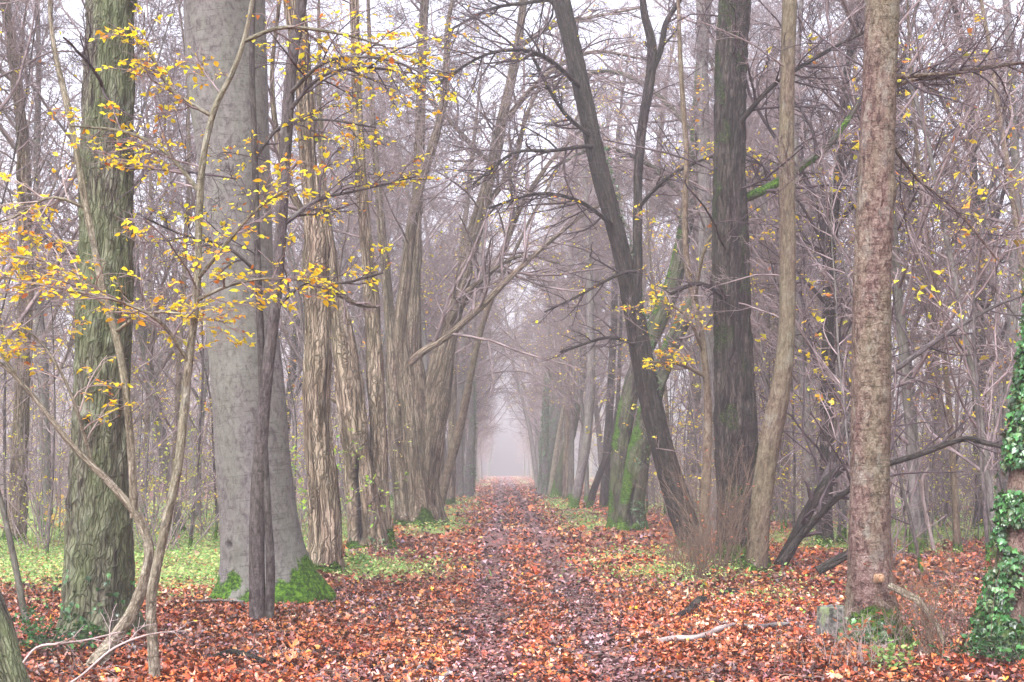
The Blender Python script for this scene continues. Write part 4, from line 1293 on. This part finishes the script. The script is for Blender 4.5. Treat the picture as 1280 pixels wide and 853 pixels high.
for (k, nm, sd, h, r, bk, ln, n1, l1, t0, lp, tw, iv, look) in specs:
    PR[k] = [proto_tree(nm, sd, h, r, bk, ln, n1, l1, t0, lp, tw, ivy=iv, per={'p': (3, 3, 0), 'q': (3, 3, 0), 'c': (5, 4, 3), 'e': (4, 4, 2), 'g': (5, 4, 3)}.get(k, (8, 7, 4))), look, False, h]
SH = {}
for (k, nm, sd, n, h, lf, look, lc, lwt) in [('s', 'bare_shrub', 301, 16, 4.2, 0, 'bare many-stemmed shrub', YEL, YW), ('t', 'bare_shrub', 302, 12, 6.0, .02, 'tall wiry shrub', YEL, YW),
                                            ('u', 'leafy_shrub', 303, 12, 4.5, .32, 'shrub with sparse yellow leaves', YEL, YW), ('v', 'bare_shrub', 304, 26, 2.6, 0, 'low brushy shrub', YEL, YW),
                                            ('x', 'leafy_shrub', 306, 14, 3.6, .4, 'lime-leaved shrub', [(.45, .55, .08), (.62, .66, .12), (.75, .62, .06)], [2, 2, 1]),
            ('w', 'leafy_shrub', 305, 14, 3.2, .14, 'shrub with rusty leaves', RUST + YEL[:1], [1, 1, 1, 1])]:
    SH[k] = [clump(nm, '', 'shrub', 0., 0., n, h, .35, 'twig', sd, lf or None, .34, 5, .011, wiry=.15, levels=2, loc=0, leafcol=lc, lw=lwt, lsize=.065, kind='quad'), look, False, h]

placed = []
rng = rs(77)
taken = [(a.location[0], a.location[1]) for a in bpy.data.objects if a.type == 'EMPTY' and a.parent is None and 'tree' in a.name]


def put(store, k, x, y, rot, sc, group, lean=0.):
    pr = store[k]
    z = float(gz(x, y)) - .03
    if not pr[2]:
        pr[2] = True
        r = pr[0]
        r.location = (x, y, z)
        r.rotation_euler = (0, lean, rot)
        r.scale = (sc,) * 3
    else:
        r = copy_thing(pr[0], (x, y, z), rot, sc, '', group, lean)
    r['group'] = group
    placed.append([r, pr[1], x, y, sc * pr[3], group])
    return r


def clear(x, y, dmin):
    return all((x - a) ** 2 + (y - b) ** 2 > dmin ** 2 for a, b in taken)


# hand-placed nearer background trees: (photo x at base, depth, kind, scale)
for (px, dep, k, sc) in [(18, 29, 'b', .8), (60, 36, 'a', 1.), (88, 33, 'e', 1.3), (180, 40, 'c', 1.2), (215, 30, 'c', 1.), (-20, 24, 'a', .9), (246, 45, 'a', 1.),
                         (350, 52, 'd', .9), (1140, 25, 'e', 1.6), (1148, 27, 'a', .8), (1196, 26.5, 'c', .9), (1030, 27, 'd', .8), (1010, 33, 'a', .9), (1048, 30, 'e', 1.5), (1225, 36, 'd', 1.), (1262, 33, 'a', 1.1), (1178, 42, 'b', .9),
                         (840, 46, 'c', 1.), (860, 52, 'a', 1.), (980, 44, 'b', .8), (1110, 38, 'c', 1.3), (1300, 27, 'c', 1.2), (1245, 24, 'e', 1.2)]:
    x = at(px, 586, dep)[0]
    put(PR, k, x, dep, rng.uniform(0, 6.28), sc, 'bare trees standing in the wood behind')
    taken.append((x, dep))
for (x, dep, k, sc) in [(-5.2, 42, 'k', 1), (-5.6, 55, 'k', 1.1), (6., 46, 'k', 1.), (6.2, 60, 'k', 1.1), (-4.4, 72, 'k', 1.1), (5.4, 76, 'k', 1.1), (7.6, 35, 'k', .85), (-7.4, 33, 'k', .9), (-4.8, 63, 'k', 1.15), (-3.8, 84, 'k', 1.2), (4.9, 92, 'k', 1.1)]:
    put(PR, k, x, dep, rng.uniform(0, 6.28), sc, 'bare trees standing in the wood behind', -.08 * np.sign(x))
    taken.append((x, dep))
# the two rows along the path, further on
for side, x0 in ((-1, -2.5), (1, 3.5)):
    y = 50.
    while y < 275:
        y += rng.uniform(3.2, 5.2) * (1 + max(0, (y - 110)) / 80)
        if not clear(x0, y, 2.2):
            continue
        k = rng.choice(list('abdfh'), p=[.3, .2, .15, .2, .15])
        pr = PR[k]
        ln = -side * rng.uniform(.02, .16)
        if y > 95:
            ln *= .2
        put(PR, k, x0 + rng.normal(0, .35) + side * (.7 * float(sstep(85, 120, y)) + .3 * float(sstep(130, 220, y))), y, rng.uniform(0, 6.28), rng.uniform(.75, 1.1) * (1 - .4 * float(sstep(120, 200, y))), 'row trees fading into the mist along the path', ln)
        taken.append((x0, y))
# the wood
cnt = 0
tries = 0
while cnt < 110 and tries < 9000:
    tries += 1
    y = math.sqrt(rng.uniform(23 ** 2, 135 ** 2))
    x = rng.uniform(-1, 1) * (y * .40 + 3)
    if abs(x - .5) < 5.0 or not clear(x, y, 2.0 if y < 60 else 3.0):
        continue
    k = rng.choice(list('abcdeg'), p=[.2, .12, .22, .12, .2, .14])
    put(PR, k, x, y, rng.uniform(0, 6.28), rng.uniform(.8, 1.25), 'bare trees standing in the wood behind', rng.normal(0, .05))
    taken.append((x, y))
    cnt += 1
for _ in range(46):
    y = rng.uniform(130, 285)
    x = (1 if rng.rand() > .5 else -1) * rng.uniform(5, .2 * y)
    put(PR, rng.choice(list('abc')), x, y, rng.uniform(0, 6.28), rng.uniform(.9, 1.3), 'bare trees standing in the wood behind')
cnt = tries = 0
stk = []
while cnt < 150 and tries < 9000:
    tries += 1
    y = math.sqrt(rng.uniform(21 ** 2, 80 ** 2))
    x = rng.uniform(-1, 1) * (y * .40 + 2)
    if x < .5 and y < 27:
        continue
    if abs(x - .5) < 4.6 or any((x - a) ** 2 + (y - b) ** 2 < 1.6 ** 2 for a, b in stk):
        continue
    k = rng.choice(list('stuvwx'), p=[.22, .2, .2, .16, .1, .12])
    put(SH, k, x, y, rng.uniform(0, 6.28), rng.uniform(.7, 1.2), 'bare shrubs filling the understorey')
    stk.append((x, y))
    cnt += 1

for (px, dep, sc_) in [(205, 25, .8), (262, 30, 1.), (60, 27, .8), (372, 34, 1.), (440, 44, 1.2), (150, 36, 1.1), (842, 40, .9), (1000, 36, .9), (1205, 40, 1.), (900, 50, 1.1)]:
    put(SH, 'x', at(px, 586, dep)[0], dep, rng.uniform(0, 6.28), sc_, 'bare shrubs filling the understorey')
cnt = tries = 0
while cnt < 130 and tries < 9000:
    tries += 1
    y = math.sqrt(rng.uniform(19 ** 2, 50 ** 2))
    x = rng.uniform(-1, 1) * (y * .38)
    if x < .5 and y < 24 or abs(x - .5) < 4.2 or (x < 0 and rng.rand() < .45):
        continue
    put(PR, rng.choice(['p', 'q']), x, y, rng.uniform(0, 6.28), rng.uniform(.7, 1.3), 'thin saplings of the understorey', rng.normal(0, .08))
    cnt += 1
# labels for the repeats: near ones by their place between the named trees, those lost in the mist together
ORD = ['first', 'second', 'third', 'fourth', 'fifth', 'sixth', 'seventh', 'eighth', 'ninth', 'tenth', 'eleventh', 'twelfth', 'thirteenth', 'fourteenth', 'fifteenth',
       'sixteenth', 'seventeenth', 'eighteenth', 'nineteenth', 'twentieth', 'twenty-first', 'twenty-second', 'twenty-third', 'twenty-fourth', 'twenty-fifth', 'twenty-sixth']
A = sorted([(a[0], a[2]) for a in ANCH])
rows = {}
for r, look, x, y, h, group in placed:
    sx = project((x, y, 1.0))[0]
    i = sum(1 for a in A if a[0] < sx)
    where = ('left of %s' % A[0][1]) if i == 0 else (('right of %s' % A[-1][1]) if i == len(A) else 'between %s and %s' % (A[i - 1][1], A[i][1]))
    if 'row trees' in group:
        far = 'right' if x > .5 else 'left'
        key = (look, 'rowside ' + far)
    elif y > 62:
        key = (look, 'far ' + ('right' if x > .5 else 'left'))
    else:
        key = (look, where)
    rows.setdefault(key, []).append((sx if 'rowside' not in key[1] else y, r, y))
for (look, where), L in rows.items():
    L.sort(key=lambda t: t[0])
    for n, (sx, r, y) in enumerate(L):
        if where.startswith('far'):
            r['label'] = 'misty %s deep in the wood %s of the path' % (look, where[4:])
            r['group'] = '%s deep in the %s wood' % (look, where[4:])
        elif where.startswith('rowside'):
            if y > 130:
                r['label'] = 'faint %s in the far mist along the path, %s row' % (look, where[8:])
                r['group'] = 'faint %s in the %s row' % (look, where[8:])
            else:
                r['label'] = '%s, %s nearest of its kind in the misty %s row' % (look, ORD[min(n, 25)], where[8:])
        else:
            r['label'] = '%s, %s from left, %s' % (look, ORD[min(n, 25)], where) if len(L) > 1 else '%s %s' % (look, where)
for st in (PR, SH):
    for k, v in st.items():
        if not v[2]:
            for c in KIDS[v[0].name]:
                bpy.data.objects.remove(c)
            bpy.data.objects.remove(v[0])

# ------------------------------------------------------------------ air
def haze():
    me = bpy.data.meshes.new('haze')
    x, y0, y1, z0, z1 = 242, -32, 302, -3, 34
    v = [(a, b, c) for c in (z0, z1) for b in (y0, y1) for a in (-x, x)]
    f = [(0, 2, 3, 1), (4, 5, 7, 6), (0, 1, 5, 4), (2, 6, 7, 3), (0, 4, 6, 2), (1, 3, 7, 5)]
    me.from_pydata(v, [], f)
    m = bpy.data.materials.new('misty_air')
    m.use_nodes = True
    nt = m.node_tree
    nt.nodes.clear()
    out = nt.nodes.new('ShaderNodeOutputMaterial')
    pv = nt.nodes.new('ShaderNodeVolumePrincipled')
    pv.inputs['Color'].default_value = (.97, .96, 1.0, 1)
    pv.inputs['Density'].default_value = HAZE
    pv.inputs['Anisotropy'].default_value = .2
    nt.links.new(pv.outputs[0], out.inputs['Volume'])
    me.materials.append(m)
    o = bpy.data.objects.new('haze', me)
    C.objects.link(o)
    tag(o, 'pale autumn mist hanging among the trees', 'mist', None, 'stuff')


HAZE = .0020
haze()

# ------------------------------------------------------------------ light, camera, output
sc = bpy.context.scene
w = bpy.data.worlds.new('World')
sc.world = w
w.use_nodes = True
nt = w.node_tree
bg = nt.nodes['Background']
sky = nt.nodes.new('ShaderNodeTexSky')
sky.sky_type = 'NISHITA'
sky.sun_disc = False
SUN_EL, SUN_AZ = math.radians(52), math.radians(205)
sky.sun_elevation = SUN_EL
sky.sun_rotation = SUN_AZ
sky.air_density = 1.0
sky.dust_density = 6.0
sky.ozone_density = 1.5
hs = nt.nodes.new('ShaderNodeHueSaturation')
hs.inputs['Saturation'].default_value = .22
nt.links.new(sky.outputs[0], hs.inputs['Color'])
tn = nt.nodes.new('ShaderNodeMix')
tn.data_type = 'RGBA'
tn.blend_type = 'MULTIPLY'
tn.inputs[0].default_value = 1
tn.inputs[7].default_value = (.965, .958, 1.06, 1)
nt.links.new(hs.outputs[0], tn.inputs[6])
nt.links.new(tn.outputs[2], bg.inputs['Color'])
bg.inputs['Strength'].default_value = .15
sl = bpy.data.lights.new('sun', 'SUN')
sl.energy = 1.5
sl.angle = math.radians(30)
sl.color = (1, .95, .92)
so = bpy.data.objects.new('sun', sl)
C.objects.link(so)
so.rotation_euler = (math.radians(90) - SUN_EL, 0, math.radians(180) - SUN_AZ)

cam = bpy.data.cameras.new('camera')
co = bpy.data.objects.new('camera', cam)
C.objects.link(co)
co.matrix_world = Matrix.Translation((0, 0, CAMZ)) @ Matrix(CAM_R.tolist()).to_4x4()
cam.lens = 50
cam.sensor_width = 36
cam.clip_end = 2000
sc.camera = co

sc.view_settings.view_transform = 'Standard'
sc.view_settings.look = 'None'
sc.view_settings.gamma = 1
sc.view_settings.exposure = 1.9
cy = sc.cycles
cy.max_bounces = 5
cy.diffuse_bounces = 2
cy.glossy_bounces = 1
cy.transmission_bounces = 3
cy.volume_bounces = 2
cy.transparent_max_bounces = 4
cy.use_denoising = True
cy.use_adaptive_sampling = True
cy.adaptive_threshold = .02
cy.caustics_reflective = False
cy.caustics_refractive = False
print('objects', len(bpy.data.objects), 'faces', sum(len(o.data.polygons) for o in bpy.data.objects if o.type == 'MESH' and o.data.users == 1))
